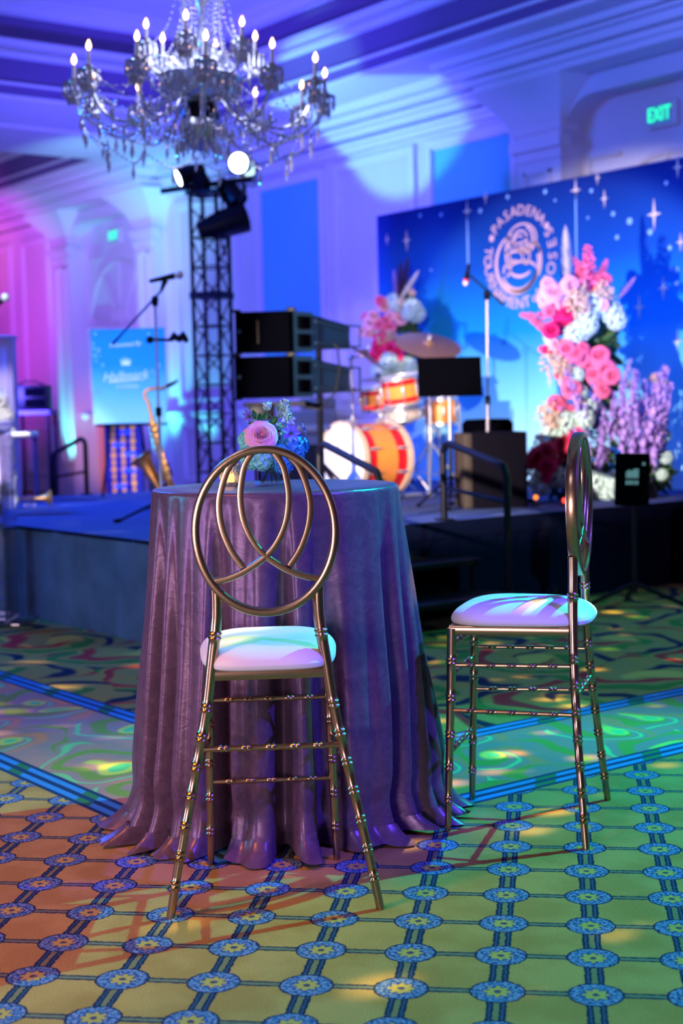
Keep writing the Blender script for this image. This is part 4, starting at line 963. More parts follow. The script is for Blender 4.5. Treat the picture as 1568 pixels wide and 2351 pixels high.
# music stand
q = onstage(1038, 1185, 9.9); p = R(1038, 863, d=9.9)
ms = thing('music_stand', 'black music stand with solid desk in front of the cymbals', 'music stand', (q.x, q.y, SH), FACE)
b = MB(); b.box((0, 0, p.z-SH), (.43, .012, .255), rx=-.22, bev=.005); b.box((0, -.045, p.z-SH-.13), (.43, .06, .012), rx=-.1); b.build('desk', 'black_matte', ms)
b = MB(); b.bar((0, .05, .30), (0, .03, p.z-SH-.05), .008); b.build('upper_post', 'dull_steel', ms); b = MB(); b.bar((0, .05, .10), (0, .05, .42), .013); b.lathe([(.02, .41), (.02, .45)], 10, (0, .05, 0)); MB().box((0, .025, p.z-SH-.05), (.07, .03, .07), bev=.008).build('desk_bracket', 'dull_steel', ms); stand_legs(b, 0, .05, 0, .22, .27); b.build('tripod_base', 'black', ms)
# microphone stands
def mic_body(t, tip, tail, ball_r=.026, m='black'):
    tip, tail = Vector(tip), Vector(tail); ax = (tip-tail).normalized()
    MB().tube([tail, tail+ax*.05, tip-ax*.03], [.012, .014, .021], 12).build('microphone', m, t)
    MB().ball(tip, ball_r, 12, 8).build('microphone_grille', 'mic_mesh', t)
def micstand(label, base, pole_top, boom_a, boom_b, clip=None, d=9.5):
    """base (x,y); pole to pole_top; boom from boom_a (counterweight end) to boom_b"""
    t = thing('microphone_stand', label, 'microphone stand', (base[0], base[1], SH), 0, 'microphone stands on the stage'); o = Vector((base[0], base[1], SH)); L = lambda v: Vector(v)-o
    pt = L(pole_top); b = MB(); b.tube([(0, 0, .12), (pt.x*.5, pt.y*.5, pt.z*.5)], .0125, 10); b.build('lower_pole', 'dull_steel', t)
    b = MB(); b.tube([(pt.x*.48, pt.y*.48, pt.z*.48), pt], .009, 10); b.build('upper_pole', 'chrome', t)
    b = MB(); b.lathe([(.019, -.03), (.021, .03)], 12, (pt.x*.5, pt.y*.5, pt.z*.5)); b.box(pt+Vector((0, 0, .01)), (.035, .035, .05), bev=.008); b.ball(pt+Vector((0, 0, .03)), .026); b.lathe([(.018, -.04), (.026, .04)], 10, (0, 0, .14)); b.build('clutch', 'black', t)
    b = MB()
    for k in range(3):
        a = .5+2*PI*k/3; b.tube([(0, 0, .13), (.30*math.cos(a), .30*math.sin(a), .015)], .009, 8)
        b.tube([(.30*math.cos(a), .30*math.sin(a), .015), (.345*math.cos(a), .345*math.sin(a), .012)], .013, 8)
    b.build('tripod_legs', 'black', t)
    MB().tube([L(boom_a), L(boom_a).lerp(L(boom_b), .2), L(boom_b)], [.011, .0075, .0075], 8).build('boom_arm', 'black', t)
    return t, L
D1 = 9.5
bp = onstage(372, 1185, D1); t, L = micstand('chrome microphone stand with black boom and silver tipped microphone at the left of the stage', bp, R(356, 698, d=D1), R(258, 790, d=D1-.1), R(370, 668, d=D1), None)
tip, tail = L(R(412, 631, d=D1)), L(R(343, 646, d=D1)); mic_body(t, tip, tail, .027); MB().tube([L(R(370, 668, d=D1)), L(R(376, 652, d=D1)), L(R(380, 643, d=D1))], [.010, .016, .022], 10).build('microphone_clip', 'black', t)
b = MB(); b.bar(L(R(340, 779, d=D1)), L(R(392, 781, d=D1)), .010); b.ball(L(R(344, 780, d=D1)), .026); b.tube([L(R(390, 781, d=D1)), L(R(400, 771, d=D1)), L(R(410, 778, d=D1)), L(R(427, 768, d=D1))], [.014, .030, .024, .030], 10); b.ball(L(R(427, 781, d=D1)), .018); b.build('tablet_clamp', 'black', t)
D2 = 10.4
bp = onstage(1121, 1150, D2); t, L = micstand('chrome boom microphone stand in front of the printed backdrop emblem', bp, R(1118, 684, d=D2), R(1156, 700, d=D2), R(1078, 632, d=D2))
mic_body(t, L(R(1069, 650, d=D2)), L(R(1077, 606, d=D2)), .020); MB().lathe([(.0225, -.006), (.0225, .006)], 12, L(R(1070, 644, d=D2)), axis=L(R(1077, 606, d=D2))-L(R(1069, 650, d=D2))).build('red_ring', 'red_lamp' if False else 'drum_red', t)
D3 = 9.9
bp = onstage(-60, 1180, D3); t, L = micstand('microphone on a stand poking in at the left picture edge', bp, R(-62, 760, d=D3), R(-100, 790, d=D3), R(-24, 712, d=D3))
mic_body(t, L(R(12, 683, d=D3)), L(R(-34, 722, d=D3)), .029)
# stacked speakers
q = R(640, 1100, d=9.9); spx = MB()
sub = thing('speaker_stand', 'black crank stand and plate carrying the two stacked speakers', 'stand', (q.x, q.y, SH), FACE)
def L_(px, py, d=9.9): v = R(px, py, d=d)-Vector((q.x, q.y, SH)); c, s = math.cos(-FACE), math.sin(-FACE); return Vector((v.x*c-v.y*s, v.x*s+v.y*c, v.z))
b = MB(); lp = L_(732, 820, 10.15); b.bar((lp.x, lp.y, .05), (lp.x, lp.y, L_(732, 730, 10.15).z), .022); b.build('pole', 'black', sub)
b = MB(); p0, p1 = L_(560, 930), L_(700, 930); b.box(((p0.x+p1.x)/2, .12, p0.z), (abs(p1.x-p0.x), .30, .03)); b.box((p0.x+.12, .05, p0.z-.05), (.17, .22, .11), bev=.01); b.bar((p1.x, .2, p0.z), (lp.x, lp.y, p0.z-.02), .02); b.build('carrier_plate', 'black', sub)
b = MB()
for k in range(4): a = .6+PI/2*k; b.tube([(lp.x, lp.y, .32), (lp.x+.34*math.cos(a), lp.y+.34*math.sin(a), .015)], .014, 8); b.tube([(lp.x, lp.y, .10), (lp.x+.2*math.cos(a), lp.y+.2*math.sin(a), .15)], .010, 8)
b.build('stand_legs', 'black', sub)
MB().tube([L_(700, 935, 10.0), L_(735, 940, 10.0), L_(770, 900, 10.1), L_(780, 850, 10.2), L_(775, 800, 10.3), L_(768, 790, 10.3)], .007, 6).build('speaker_cable', 'rubber', sub)
def line_speaker(label, y_top, y_bot, ytr, ybr):
    D_ = 9.85; fl, fr_ = R(540, (y_top+y_bot)/2, d=D_), R(664, (y_top+y_bot)/2, d=D_-.05)
    zt, zb = R(600, y_top+4, d=D_).z, R(600, y_bot, d=D_).z; h = zt-zb
    fw = (fr_-fl); wlen = Vector((fw.x, fw.y, 0)).length; rz = math.atan2(fw.y, fw.x)
    t = thing('loudspeaker', label, 'speaker', (fl.x, fl.y, zb), rz, 'stacked pair of wedge loudspeakers')
    W, dp = wlen, .62     # front panel; body tapers back to the right
    # body in local coords: x along front, y into the picture
    def wedge(z0, z1, x0, x1, y0, y1, xb0, xb1, zin=0):
        return [(x0, y0, z0), (x1, y0, z0), (xb1, y1, z0+zin), (xb0, y1, z0+zin), (x0, y0, z1), (x1, y0, z1), (xb1, y1, z1-zin), (xb0, y1, z1-zin)], [(0, 3, 2, 1), (4, 5, 6, 7), (0, 1, 5, 4), (1, 2, 6, 5), (2, 3, 7, 6), (3, 0, 4, 7)]
    v_, f_ = wedge(0, h, 0, W, .0, .06, 0, W+.02); MB().add(v_, f_).build('front_grille', 'grille', t, False)
    v_, f_ = wedge(.0, h, 0, W+.02, .06, .26, .02, W+.12); MB().add(v_, f_).build('cabinet_body', 'speaker_side', t, False)
    v_, f_ = wedge(.02, h-.015, .02, W+.12, .26, .82, .06, W+.30, 0); v_[2] = (W+.30, .82, .035); v_[3] = (.06, .82, .035); v_[6] = (W+.30, .82, h-.065); v_[7] = (.06, .82, h-.065); MB().add(v_, f_).build('rear_housing', 'speaker_side', t, False)
    b = MB()
    for z0, z1 in ((h*.12, h*.44), (h*.56, h*.88)):
        v_, f_ = wedge(z0, z1, W+.025, W+.052, .08, .20, W+.05, W+.096); b.add([(x+.018, y, z) for x, y, z in v_], f_)
    b.build('port_recess', 'grille', t, False)
    b = MB(); b.tube([(W+.28, .76, h-.07), (W+.37, .86, h-.07), (W+.37, .86, .05), (W+.28, .76, .05)], .009, 8); b.bar((W+.13, .28, h-.06), (W+.30, .78, h-.10), .012); b.bar((W+.13, .28, .06), (W+.30, .78, .075), .012); b.build('rear_handle', 'speaker_side', t)
    for c_, d_ in (((.01, .02, h+.008), (.05, .05, .02)), ((W, .09, h+.012), (.06, .05, .03)), ((.015, .02, -.006), (.05, .05, .012))): MB().box(c_, d_, bev=.004).build('rigging_lug', 'black', t)
    b = MB(); b.box((.028, -.002, h*.52), (.022, .003, .022)); b.build('small_badge', 'speaker_side', t, False)
    if y_top < 760:
        b = MB()
        for k in range(9): b.box((W*.42, -.002, h*(.24+.065*k)), (.007, .003, .010))
        b.build('side_lettering', 'tan_cabinet', t, False)
    return t
line_speaker('black wedge shaped loudspeaker, upper of the stacked pair', 712, 808, 735, 798)
line_speaker('black wedge shaped loudspeaker, lower of the stacked pair', 815, 914, 835, 898)
# guitar amplifier
q = onstage(742, 1100, 12.2); z1 = R(740, 998, d=12.2).z-SH
am = thing('speaker_cabinet', 'brown speaker cabinet under the cream amplifier, behind the white drum head', 'speaker cabinet', (q.x, q.y, SH), FACE)
MB().box((-.08, .15, z1/2), (.56, .30, z1), bev=.015).build('cabinet', 'cream', am); MB().box((-.08, -.004, z1/2-.02), (.50, .01, z1-.12)).build('grille_cloth', 'amp_cloth', am, False)
ah = thing('amplifier', 'cream guitar amplifier on the brown cabinet', 'amplifier', (q.x, q.y, SH+z1+.002), FACE)
MB().box((-.10, .13, .10), (.46, .24, .20), bev=.015).build('amplifier_case', 'cream', ah); MB().box((-.10, .008, .055), (.42, .01, .06)).build('control_panel', 'sign_box', ah, False)
b = MB()
for k in range(9): b.lathe([(.012, 0), (.010, .02), (.0001, .022)], 10, (-.27+.042*k, .003, .055), axis=(0, -1, 0))
b.build('knobs', 'chrome', ah)
MB().box((-.03, .14, .255), (.30, .2, .10), bev=.01).build('upper_unit', 'cream', ah); MB().box((-.05, .036, .262), (.13, .006, .03)).build('name_badge', 'white_print', ah, False)
# grey cabinet at the stage edge
q = onstage(1140, 1165, 9.8); z1 = R(1140, 992, d=9.8).z-SH
gc = thing('monitor_cabinet', 'plain dark grey speaker cabinet at the right front of the stage', 'speaker cabinet', (q.x, q.y, SH), FACE+.16)
MB().box((.03, .16, z1/2), (.38, .32, z1), bev=.012).build('cabinet', 'grey_cabinet', gc); b = MB(); b.box((-.185, .16, z1/2), (.055, .30, z1-.01), bev=.008); b.build('lit_side', 'tan_cabinet', gc)  # left side carries its light in a paler tan colour
q = onstage(1122, 1150, 10.9); z1 = R(1122, 962, d=10.9).z-SH
dk = thing('drum_throne', 'round black padded stool behind the grey cabinet', 'stool', (q.x, q.y, SH), FACE)
b = MB(); b.lathe([(.0001, z1-.12), (.17, z1-.12), (.19, z1-.10), (.19, z1-.03), (.16, z1), (.0001, z1+.005)], 32); b.build('padded_seat', 'black_matte', dk); b = MB(); b.bar((0, 0, .1), (0, 0, z1-.12), .016); stand_legs(b, 0, 0, 0, .3, .24); b.build('stool_stand', 'chrome', dk)
# saxophone on its stand
D4 = 10.6
q = onstage(375, 1130, D4); sx_ = thing('saxophone', 'golden tenor saxophone on a stand behind the left microphone stand', 'saxophone', (q.x, q.y, SH), 0)
S_ = lambda px, py, dd=0: R(px, py, d=D4+dd)-Vector((q.x, q.y, SH))
body = smooth_poly([S_(348, 955), S_(353, 985), S_(360, 1010), S_(368, 1040), S_(378, 1075), S_(388, 1105), S_(392, 1120), S_(386, 1135), S_(372, 1132), S_(362, 1115), S_(352, 1096)], 5); n = len(body)
MB().tube(body, [.016+.028*(i/(n-1))**1.2 for i in range(n)], 14).build('body_tube', 'brass', sx_)
bb = smooth_poly([S_(354, 1100), S_(343, 1080), S_(333, 1062), S_(324, 1050)], 6); n = len(bb); MB().tube(bb, [.042+.012*(i/(n-1))+.045*(i/(n-1))**4 for i in range(n)], 20, cap=False).build('bell', 'brass', sx_)
a_ = (S_(324, 1050)-S_(333, 1062)).normalized(); MB().lathe([(.094, -.004), (.100, .0), (.096, .004), (.088, .0), (.05, -.05), (.0001, -.10)], 24, S_(324, 1050), axis=a_).build('bell_flare', 'brass', sx_)
MB().tube(smooth_poly([S_(348, 958), S_(340, 925), S_(332, 908), S_(337, 896), S_(352, 892), S_(370, 892), S_(385, 886)], 6), [.013]*2+[.012]*34+[.009], 12).build('neck', 'brass', sx_) if False else MB().tube(smooth_poly([S_(348, 958), S_(340, 925), S_(332, 908), S_(337, 896), S_(352, 892), S_(370, 892), S_(385, 886)], 6), .0125, 12).build('neck', 'brass', sx_)
MB().tube([S_(383, 887), S_(398, 880), S_(410, 873)], [.015, .013, .006], 10).build('mouthpiece', 'black', sx_)
for i, (px, py) in enumerate(((352, 972), (357, 986), (361, 1001), (365, 1015), (369, 1030), (374, 1046), (378, 1062), (383, 1078), (387, 1094))):
    MB().lathe([(.0001, 0), (.020+.002*i, 0), (.020+.002*i, .010), (.0001, .014)], 14, S_(px-4, py+1, -.05), axis=S_(px-14, py, -.12)-S_(px, py, 0)).build('key_cup', 'brass', sx_)
b = MB(); b.tube([S_(357, 970, -.04), S_(372, 1030, -.05), S_(392, 1100, -.05)], .004, 6); b.tube([S_(345, 965, -.04), S_(360, 1030, -.05), S_(377, 1098, -.05)], .004, 6); b.build('key_rods', 'brass', sx_)
ss = thing('saxophone_stand', 'low black stand holding the saxophone', 'instrument stand', (q.x, q.y, SH))
b = MB(); b.tube([S_(352, 1110, .06), S_(368, 1136, .12), (0, 0, .04)], .010, 8)
for k in range(3): a = .9+2*PI*k/3; b.tube([(0, 0, .06), (.20*math.cos(a), .20*math.sin(a), .014)], .011, 8)
b.tube([S_(372, 1125, .07), S_(394, 1088, .09), S_(384, 1062, .08)], .009, 8); b.build('stand_frame', 'black', ss)
# brass instrument lying on the stage, left
q = onstage(118, 1150, 11.2); tr = thing('trumpet', 'brass trumpet lying on the left of the stage deck', 'trumpet', (q.x, q.y, SH), FACE)
MB().lathe([(.062, .004), (.055, .012), (.036, .035), (.02, .07), (.010, .14), (.007, .30)], 24).build('bell', 'brass', tr)
b = MB(); b.tube([(0, 0, .26), (0, 0, .30), (-.02, 0, .33), (-.05, 0, .33), (-.07, 0, .30), (-.07, 0, .08), (-.09, 0, .06), (-.11, 0, .08), (-.11, 0, .36)], .0065, 8); b.lathe([(.007, 0), (.012, .03)], 10, (-.11, 0, .36)); b.build('tubing', 'brass', tr)
b = MB()
for k in range(3): b.bar((-.035, 0, .13+.035*k), (-.10, -.0, .13+.035*k), .012, 10)
b.build('valves', 'chrome', tr)
tr.location.z += .063; tr.rotation_euler = (Matrix.Rotation(FACE+.35, 4, 'Z') @ Matrix.Rotation(-PI/2, 4, 'Y')).to_euler()
# easel poster
De = 12.0
q = R(295, 975, d=De); ps = thing('easel', 'black easel holding the blue sponsor poster', 'easel', (q.x, q.y, SH), FACE-.10)
W_, Hh = .62, .775; pz = R(295, 972, d=De).z-SH
b = MB()
for s in (-1, 1): b.tube([(s*.28, .16, .0), (s*.10, .12, 1.15)], .010, 8)
b.tube([(0, .75, 0), (0, .13, 1.15)], .010, 8); b.bar((-.30, .11, pz-.012), (.30, .11, pz-.012), .010)
b.build('easel_frame', 'black', ps)
po = thing('poster', 'blue poster board with white lettering and a crown, on the easel', 'poster', (q.x, q.y, SH+pz+.002), FACE-.10)
MB().box((0, .07, Hh/2), (W_, .012, Hh)).build('poster_board', 'poster', po, False)
lt = MB(); add_text(lt, 'Presented By', .050, Matrix.Translation((-.02, .060, Hh-.13)) @ Matrix.Rotation(-.05, 4, 'Y'), shear=.3); lt.build('heading_lettering', 'white_print', po, False)
lt = MB(); add_text(lt, 'Hallmark', .105, Matrix.Translation((-.03, .060, .385)) @ Matrix.Rotation(-.05, 4, 'Y'), shear=.35); lt.build('name_lettering', 'white_print', po, False); lt = MB(); add_text(lt, 'CHANNEL', .042, Matrix.Translation((-.01, .060, .300)))
lt.build('subtitle_lettering', 'white_print', po, False); lt = MB(); old = lt.M; lt.M = Matrix.Translation((-.02, .0612, .475)) @ Matrix.Diagonal((.75, 1, .75, 1)).to_4x4(); lt.prism([(-.045, 0), (-.06, .07), (-.032, .03), (-.03, .085), (-.01, .035), (0, .095), (.01, .035), (.03, .085), (.032, .03), (.06, .07), (.045, 0)], .002)
lt.build('crown_print', 'white_print', po, False); lt = MB(); lt.M = Matrix.Translation((-.02, .0612, .335)); lt.prism([(-.15, 0), (.15, .02), (.15, .026), (-.15, .014)], .002); lt.M = old
lt.build('underline_print', 'white_print', po, False)
dd = MB(); rn = random.Random(3)
for k in range(16):
    x = rn.uniform(-.29, -.2) if k < 10 else rn.uniform(.15, .28); z = rn.uniform(.25, .74); r_ = rn.uniform(.008, .018); dd.M = Matrix.Translation((x, .0615, z)); dd.prism([(r_*math.cos(a*PI/4), r_*math.sin(a*PI/4)) for a in range(8)], .002)
dd.build('snow_dots', 'dot_print', po, False)
# patterned screen behind it
q = R(288, 1130, d=14.2); pz = thing('patterned_screen', 'narrow dark blue screen with orange chain pattern below the blue poster', 'screen', (q.x, q.y, 0), FACE)
wd = .35; hh = 1.55; MB().box((0, 0, hh/2+.02), (wd, .03, hh)).build('screen_cloth', 'navy_cloth', pz, False)
b = MB()
for x in (-.10, -.005, .09):
    for k in range(22):
        z = .10+k*.068; r_ = .028 if k % 2 else .022; b.M = Matrix.Translation((x, -.018, z)); b.prism([(r_*math.cos(a*PI/4), (r_*1.3)*math.sin(a*PI/4)) for a in range(8)], .003)
b.build('orange_chain_print', 'tan_print', pz, False)
b = MB()
for x, z in ((.045, 1.2), (.02, 1.07), (.06, .86), (-.05, .95), (.05, .70), (-.04, .55)): b.box((x, -.018, z), (.11, .004, .035))
b.build('blue_link_print', 'blue_print', pz, False)
b = MB(); b.box((0, 0, .01), (wd+.1, .3, .02)); b.bar((-wd/2, 0, 0), (-wd/2, 0, hh+.02), .012); b.bar((wd/2, 0, 0), (wd/2, 0, hh+.02), .012); b.build('screen_frame', 'black', pz)
# things at the far left
q = R(22, 1130, d=11.7); wc = thing('draped_column', 'tall violet lit draped column at the left picture edge', 'column', (q.x, q.y, SH), FACE)
hc = R(22, 778, d=11.7).z-SH
def colf(a, b_):
    r_ = .11+.004*math.sin(a*2*PI*14); e = .35; c_, s_ = math.cos(2*PI*a), math.sin(2*PI*a); return (-.04+r_*1.1*math.copysign(abs(c_)**e, c_), r_*math.copysign(abs(s_)**e, s_), hc*b_)
MB().grid(colf, 112, 3, cu=True).build('drape', 'white_column', wc); MB().box((-.04, 0, hc+.01), (.26, .26, .02), bev=.004).build('cap', 'white_column', wc)
q = R(3, 1130, d=10.9); wf = thing('white_flower_column', 'tall column of white blooms at the left picture edge', 'flower arrangement', (q.x, q.y, SH), FACE)
MB().bar((0, 0, 0), (0, 0, .85), .03).build('support_pole', 'black', wf)
rn = random.Random(9)
for k in range(34):
    z = .06+.80*k/33; a = k*2.4; r_ = .065*(1 if z < .7 else .7); mesh_part('white_bloom', bloom('hydrangea', 'drum_head'), wf, (r_*math.cos(a), r_*math.sin(a), z), facing(math.cos(a), math.sin(a), .2), rn.uniform(.8, 1.1))
q = onstage(85, 1135, 12.2); z1 = R(85, 1005, d=12.2).z-SH
lb = thing('blue_post', 'thin upright post on a round base in front of the dark equipment shelf', 'post', (q.x, q.y, SH))
MB().bar((0, 0, .01), (0, 0, z1), .018).build('post_tube', 'blue_post', lb); MB().ball((0, 0, z1), .028).build('post_cap', 'blue_post', lb); MB().lathe([(.0001, 0), (.12, 0), (.12, .015), (.0001, .02)], 20).build('base', 'black', lb)
# keyboard like bar entering from the left
q0, q1 = R(-120, 992, d=10.3), R(74, 1009, d=10.3); kb = thing('horizontal_bar', 'pale slim horizontal bar on a cross stand entering from the left picture edge', 'bar', (q0.x, q0.y, SH), math.atan2((q1-q0).y, (q1-q0).x))
Lk = Vector(((q1-q0).x, (q1-q0).y, 0)).length; zk = (q0.z+q1.z)/2-SH
MB().box((Lk/2, .1, zk), (Lk, .26, .05), bev=.012).build('bar_body', 'dull_steel', kb)
b = MB(); b.tube([(Lk*.1, .1, .02), (Lk*.55, .1, zk-.03)], .012, 8); b.tube([(Lk*.55, .1, .02), (Lk*.1, .1, zk-.03)], .012, 8); b.bar((Lk*.1, -.08, .015), (Lk*.1, .26, .015), .012); b.bar((Lk*.55, -.08, .015), (Lk*.55, .26, .015), .012); b.build('cross_stand', 'black', kb)
# equipment shelf far left
q = R(82, 1130, d=13.3); sh_ = thing('equipment_table', 'narrow dark table behind the left end of the stage', 'table', (q.x, q.y, 0), FACE)
zt = R(82, 942, d=13.3).z
MB().box((0, .1, zt-.02), (.34, .4, .035)).build('table_top', 'blue_post', sh_, False); b = MB()
for x in (-.15, .15):
    for y in (-.06, .26): b.bar((x, y, 0), (x, y, zt-.03), .014)
b.build('table_legs', 'black', sh_); MB().box((0, .1, .5), (.30, .34, .02)).build('lower_shelf', 'blue_post', sh_, False)
rk = thing('equipment_rack', 'black two unit equipment rack on the dark table at the far left', 'rack', (q.x, q.y, zt), FACE)
MB().box((0, .1, .115), (.27, .3, .225), bev=.008).build('rack_case', 'black', rk); b = MB(); b.box((.03, -.055, .065), (.17, .012, .075)); b.box((.03, -.055, .165), (.17, .012, .075)); b.build('rack_unit', 'black_matte', rk, False)
b = MB(); b.tube([(-.12, -.05, .23), (-.05, -.05, .26), (.05, -.05, .26), (.12, -.05, .23)], .008, 8); b.build('carry_handle', 'black', rk)
# clear acrylic lectern
q = R(-28, 1432, z=0); hl = R(-5, 778, d=8.85).z
ac = thing('acrylic_lectern', 'clear acrylic lectern at the left picture edge', 'lectern', (q.x, q.y, 0), FACE)
MB().box((.06, .0, .012), (.42, .40, .024), bev=.004).build('base_plate', 'acrylic', ac)
b = MB(); b.box((.152, 0, .60), (.012, .34, 1.15)); b.box((-.02, .16, .60), (.34, .012, 1.15)); b.build('side_panels', 'acrylic', ac, False); MB().box((-.02, 0, 1.19), (.42, .40, .02), rx=.18).build('reading_top', 'acrylic', ac, False)
# small panel sign on tripod
q = R(1458, 1400, z=0); zt, zb = R(1455, 1040, d=8.8).z, R(1455, 1160, d=8.8).z
sg = thing('tripod_sign', 'small black panel with pale printed mark on a tripod stand at the right', 'sign', (q.x, q.y, 0), FACE-.05)
MB().box((-.01, 0, (zt+zb)/2), (.205, .03, zt-zb), ry=.03, bev=.004).build('sign_panel', 'black_matte', sg)
b = MB(); b.M = Matrix.Translation((-.015, -.018, (zt+zb)/2+.01)) @ Matrix.Rotation(.03, 4, 'Y'); b.prism([(-.035, 0), (-.035, .035), (-.015, .05), (0, .04), (.012, .055), (.04, .055), (.04, .0)], .002); 
for x, w_ in ((-.027, .016), (-.006, .018), (.014, .012), (.032, .014)): b.box((x, .001, -.028), (w_, .002, .024))
b.box((.07, .001, .085), (.016, .002, .018)); b.build('printed_mark', 'sign_box', sg, False)
b = MB(); b.bar((0, .02, .30), (0, .02, zb+.1), .014); b.bar((0, .02, .1), (0, .02, .8), .018); b.build('post', 'black', sg); b = MB()
for a in (-.25, PI+.15, PI/2): b.tube([(0, .02, .16), (.34*math.cos(a), .02+.34*math.sin(a), .014)], .014, 8)
b.build('tripod_legs', 'black', sg)
# dark speaker at the right edge
q = R(1566, 1340, z=0); z1 = R(1566, 1178, d=9.6).z
fs_ = thing('floor_speaker', 'tall black speaker beside the stage at the right picture edge', 'speaker', (q.x, q.y, 0), FACE)
MB().box((.04, .15, z1/2), (.28, .3, z1), bev=.012).build('cabinet', 'black_matte', fs_); MB().box((.04, -.004, z1/2), (.23, .012, z1-.08)).build('front_grille', 'grille', fs_, False)

# ------------------------------------------------------------------ large flower arrangements
def arrangement(label, P0, depth, items, greens, rz, group=None):
    t = thing('flower_arrangement', label, 'flower arrangement', P0, rz, 'large flower arrangements in front of the backdrop')
    c, s = math.cos(-rz), math.sin(-rz)
    def loc(px, py, dd): q = R(px, py, d=depth+dd)-Vector(P0); return Vector((q.x*c-q.y*s, q.x*s+q.y*c, q.z))
    pole = MB(); pl = [loc(px, py, .08) for px, py in greens]; pole.tube([(0, 0, 0)]+pl[::-1], .02, 8); pole.build('armature', 'foliage', t)
    MB().lathe([(.0001, 0), (.13, 0), (.13, .02), (.11, .10), (.0001, .11)], 20).build('base_tray', 'black', t)
    rn = random.Random(len(items))
    for px, py in greens: mesh_part('foliage_cluster', bloom('leafy', 'foliage'), t, loc(px, py, .12), (rn.uniform(0, 6), rn.uniform(0, 6), 0), rn.uniform(1.0, 1.5))
    for it in items:
        kind, m_, px, py, s_ = it[:5]; dd = rn.uniform(-.10, .02)
        nm = {'rose': 'rose', 'hydrangea': 'hydrangea', 'spike': 'flower_spike', 'plume': 'grass_plume', 'filler': 'filler_flower'}[kind]
        if kind in ('spike', 'plume'): a = it[5] if len(it) > 5 else 0; rot = Euler((rn.uniform(-.1, .1), a, 0)).to_matrix().to_euler()
        else: rot = facing(rn.uniform(-.5, .4), -1, rn.uniform(-.1, .6))
        s_ *= {'rose': 1.05, 'hydrangea': .90}.get(kind, 1)
        mesh_part(nm, bloom(kind, m_), t, loc(px, py, dd), rot, (s_*.75, s_*.75, s_*1.05) if (kind, m_) == ('spike', 'lilac') else (s_*1.5, s_*1.5, s_*.9) if kind == 'spike' else s_)
        if kind == 'rose' and s_ > 1.0 and len(items) > 60: mesh_part('rose', bloom('rose', rn.choice(('pink', 'palepink', m_))), t, loc(px+rn.uniform(-22, 22), py+rn.uniform(-20, 20), dd+.05), facing(rn.uniform(-.8, .6), -1, rn.uniform(-.3, .8)), s_*.6)
    return t
RI = [('plume', 'pampas', 1303, 655, 1.05, -.02), ('plume', 'lilac', 1420, 685, .5, .7), ('plume', 'pampas', 1338, 700, .5, .1)]
RI += [('spike', 'pink', 1352, 660, 1.0, -.04), ('spike', 'pink', 1345, 640, .6, -.5), ('spike', 'pink', 1250, 735, .6, -1.3), ('spike', 'pink', 1375, 640, .5, .4), ('spike', 'pink', 1258, 760, .5, -1.0)]
for m_, lst in {'palepink': ((1268, 668, 1.7), (1258, 650, 1.0), (1310, 655, 1.4), (1252, 685, 1.1), (1290, 700, .9), (1295, 795, 1.1), (1275, 790, 1.0), (1337, 928, 1.2), (1300, 875, 1.1), (1383, 700, .9)),
                'pink': ((1388, 640, 1.1), (1330, 625, .8), (1352, 630, .8), (1365, 650, .9), (1318, 810, 1.4), (1300, 800, 1.2), (1335, 820, 1.2), (1375, 815, 1.5), (1352, 835, 1.4), (1390, 850, 1.6), (1375, 870, 1.5), (1404, 862, 1.3), (1362, 858, 1.2), (1385, 895, 1.2), (1312, 893, 1.4), (1308, 880, 1.2), (1280, 925, 1.4), (1305, 945, 1.1), (1340, 798, 1.0), (1262, 715, .9)),
                'magenta': ((1283, 708, 1.7), (1322, 735, 1.6), (1292, 745, 1.5), (1343, 672, 1.3), (1265, 758, 1.2), (1300, 720, 1.1), (1262, 803, 1.1), (1310, 985, 1.5), (1322, 992, 1.2), (1256, 1070, 1.5), (1248, 1090, 1.3)),
                'crimson': ((1256, 1035, 1.5), (1232, 1050, 1.4), (1275, 1030, 1.5), (1290, 1020, 1.3), (1308, 1035, 1.3), (1222, 1060, 1.1), (1270, 1060, 1.2), (1330, 1010, 1.1))}.items():
    for px, py, s_ in lst: RI.append(('rose', m_, px, py, s_))
for px, py, s_ in ((1365, 700, 1.6), (1350, 725, 1.3), (1335, 755, 1.4), (1320, 765, 1.3), (1352, 748, 1.1), (1405, 718, 1.4), (1415, 735, 1.2), (1265, 778, .9), (1300, 970, 1.3), (1340, 960, 1.3), (1285, 1000, 1.2), (1225, 1095, 1.2), (1240, 1115, 1.2), (1280, 1095, 1.3), (1395, 1120, 1.5), (1370, 1105, 1.3), (1410, 1105, 1.2), (1330, 900, 1.0), (1265, 990, 1.1), (1325, 860, .9), (1350, 935, 1.2)): RI.append(('hydrangea', 'white_petal', px, py, s_))
for px, py, s_ in ((1330, 700, 1.6), (1320, 685, 1.3), (1270, 835, 1.7), (1295, 845, 1.3), (1385, 665, 1.2), (1390, 705, 1.2), (1255, 950, 1.4), (1270, 965, 1.2), (1245, 1015, 1.2), (1395, 680, .9)): RI.append(('filler', 'blush', px, py, s_))
for px, py, s_, a in ((1345, 975, 1.2, -.35), (1380, 985, 1.3, -.15), (1320, 1000, .9, -.5), (1425, 900, .7, .3), (1412, 860, .7, -.6), (1400, 1010, 1.0, .1), (1380, 1060, .9, .0), (1350, 1050, .8, -.2), (1450, 960, 1.0, .05), (1370, 1080, .8, .2)): RI.append(('spike', 'lilac', px, py, s_, a))
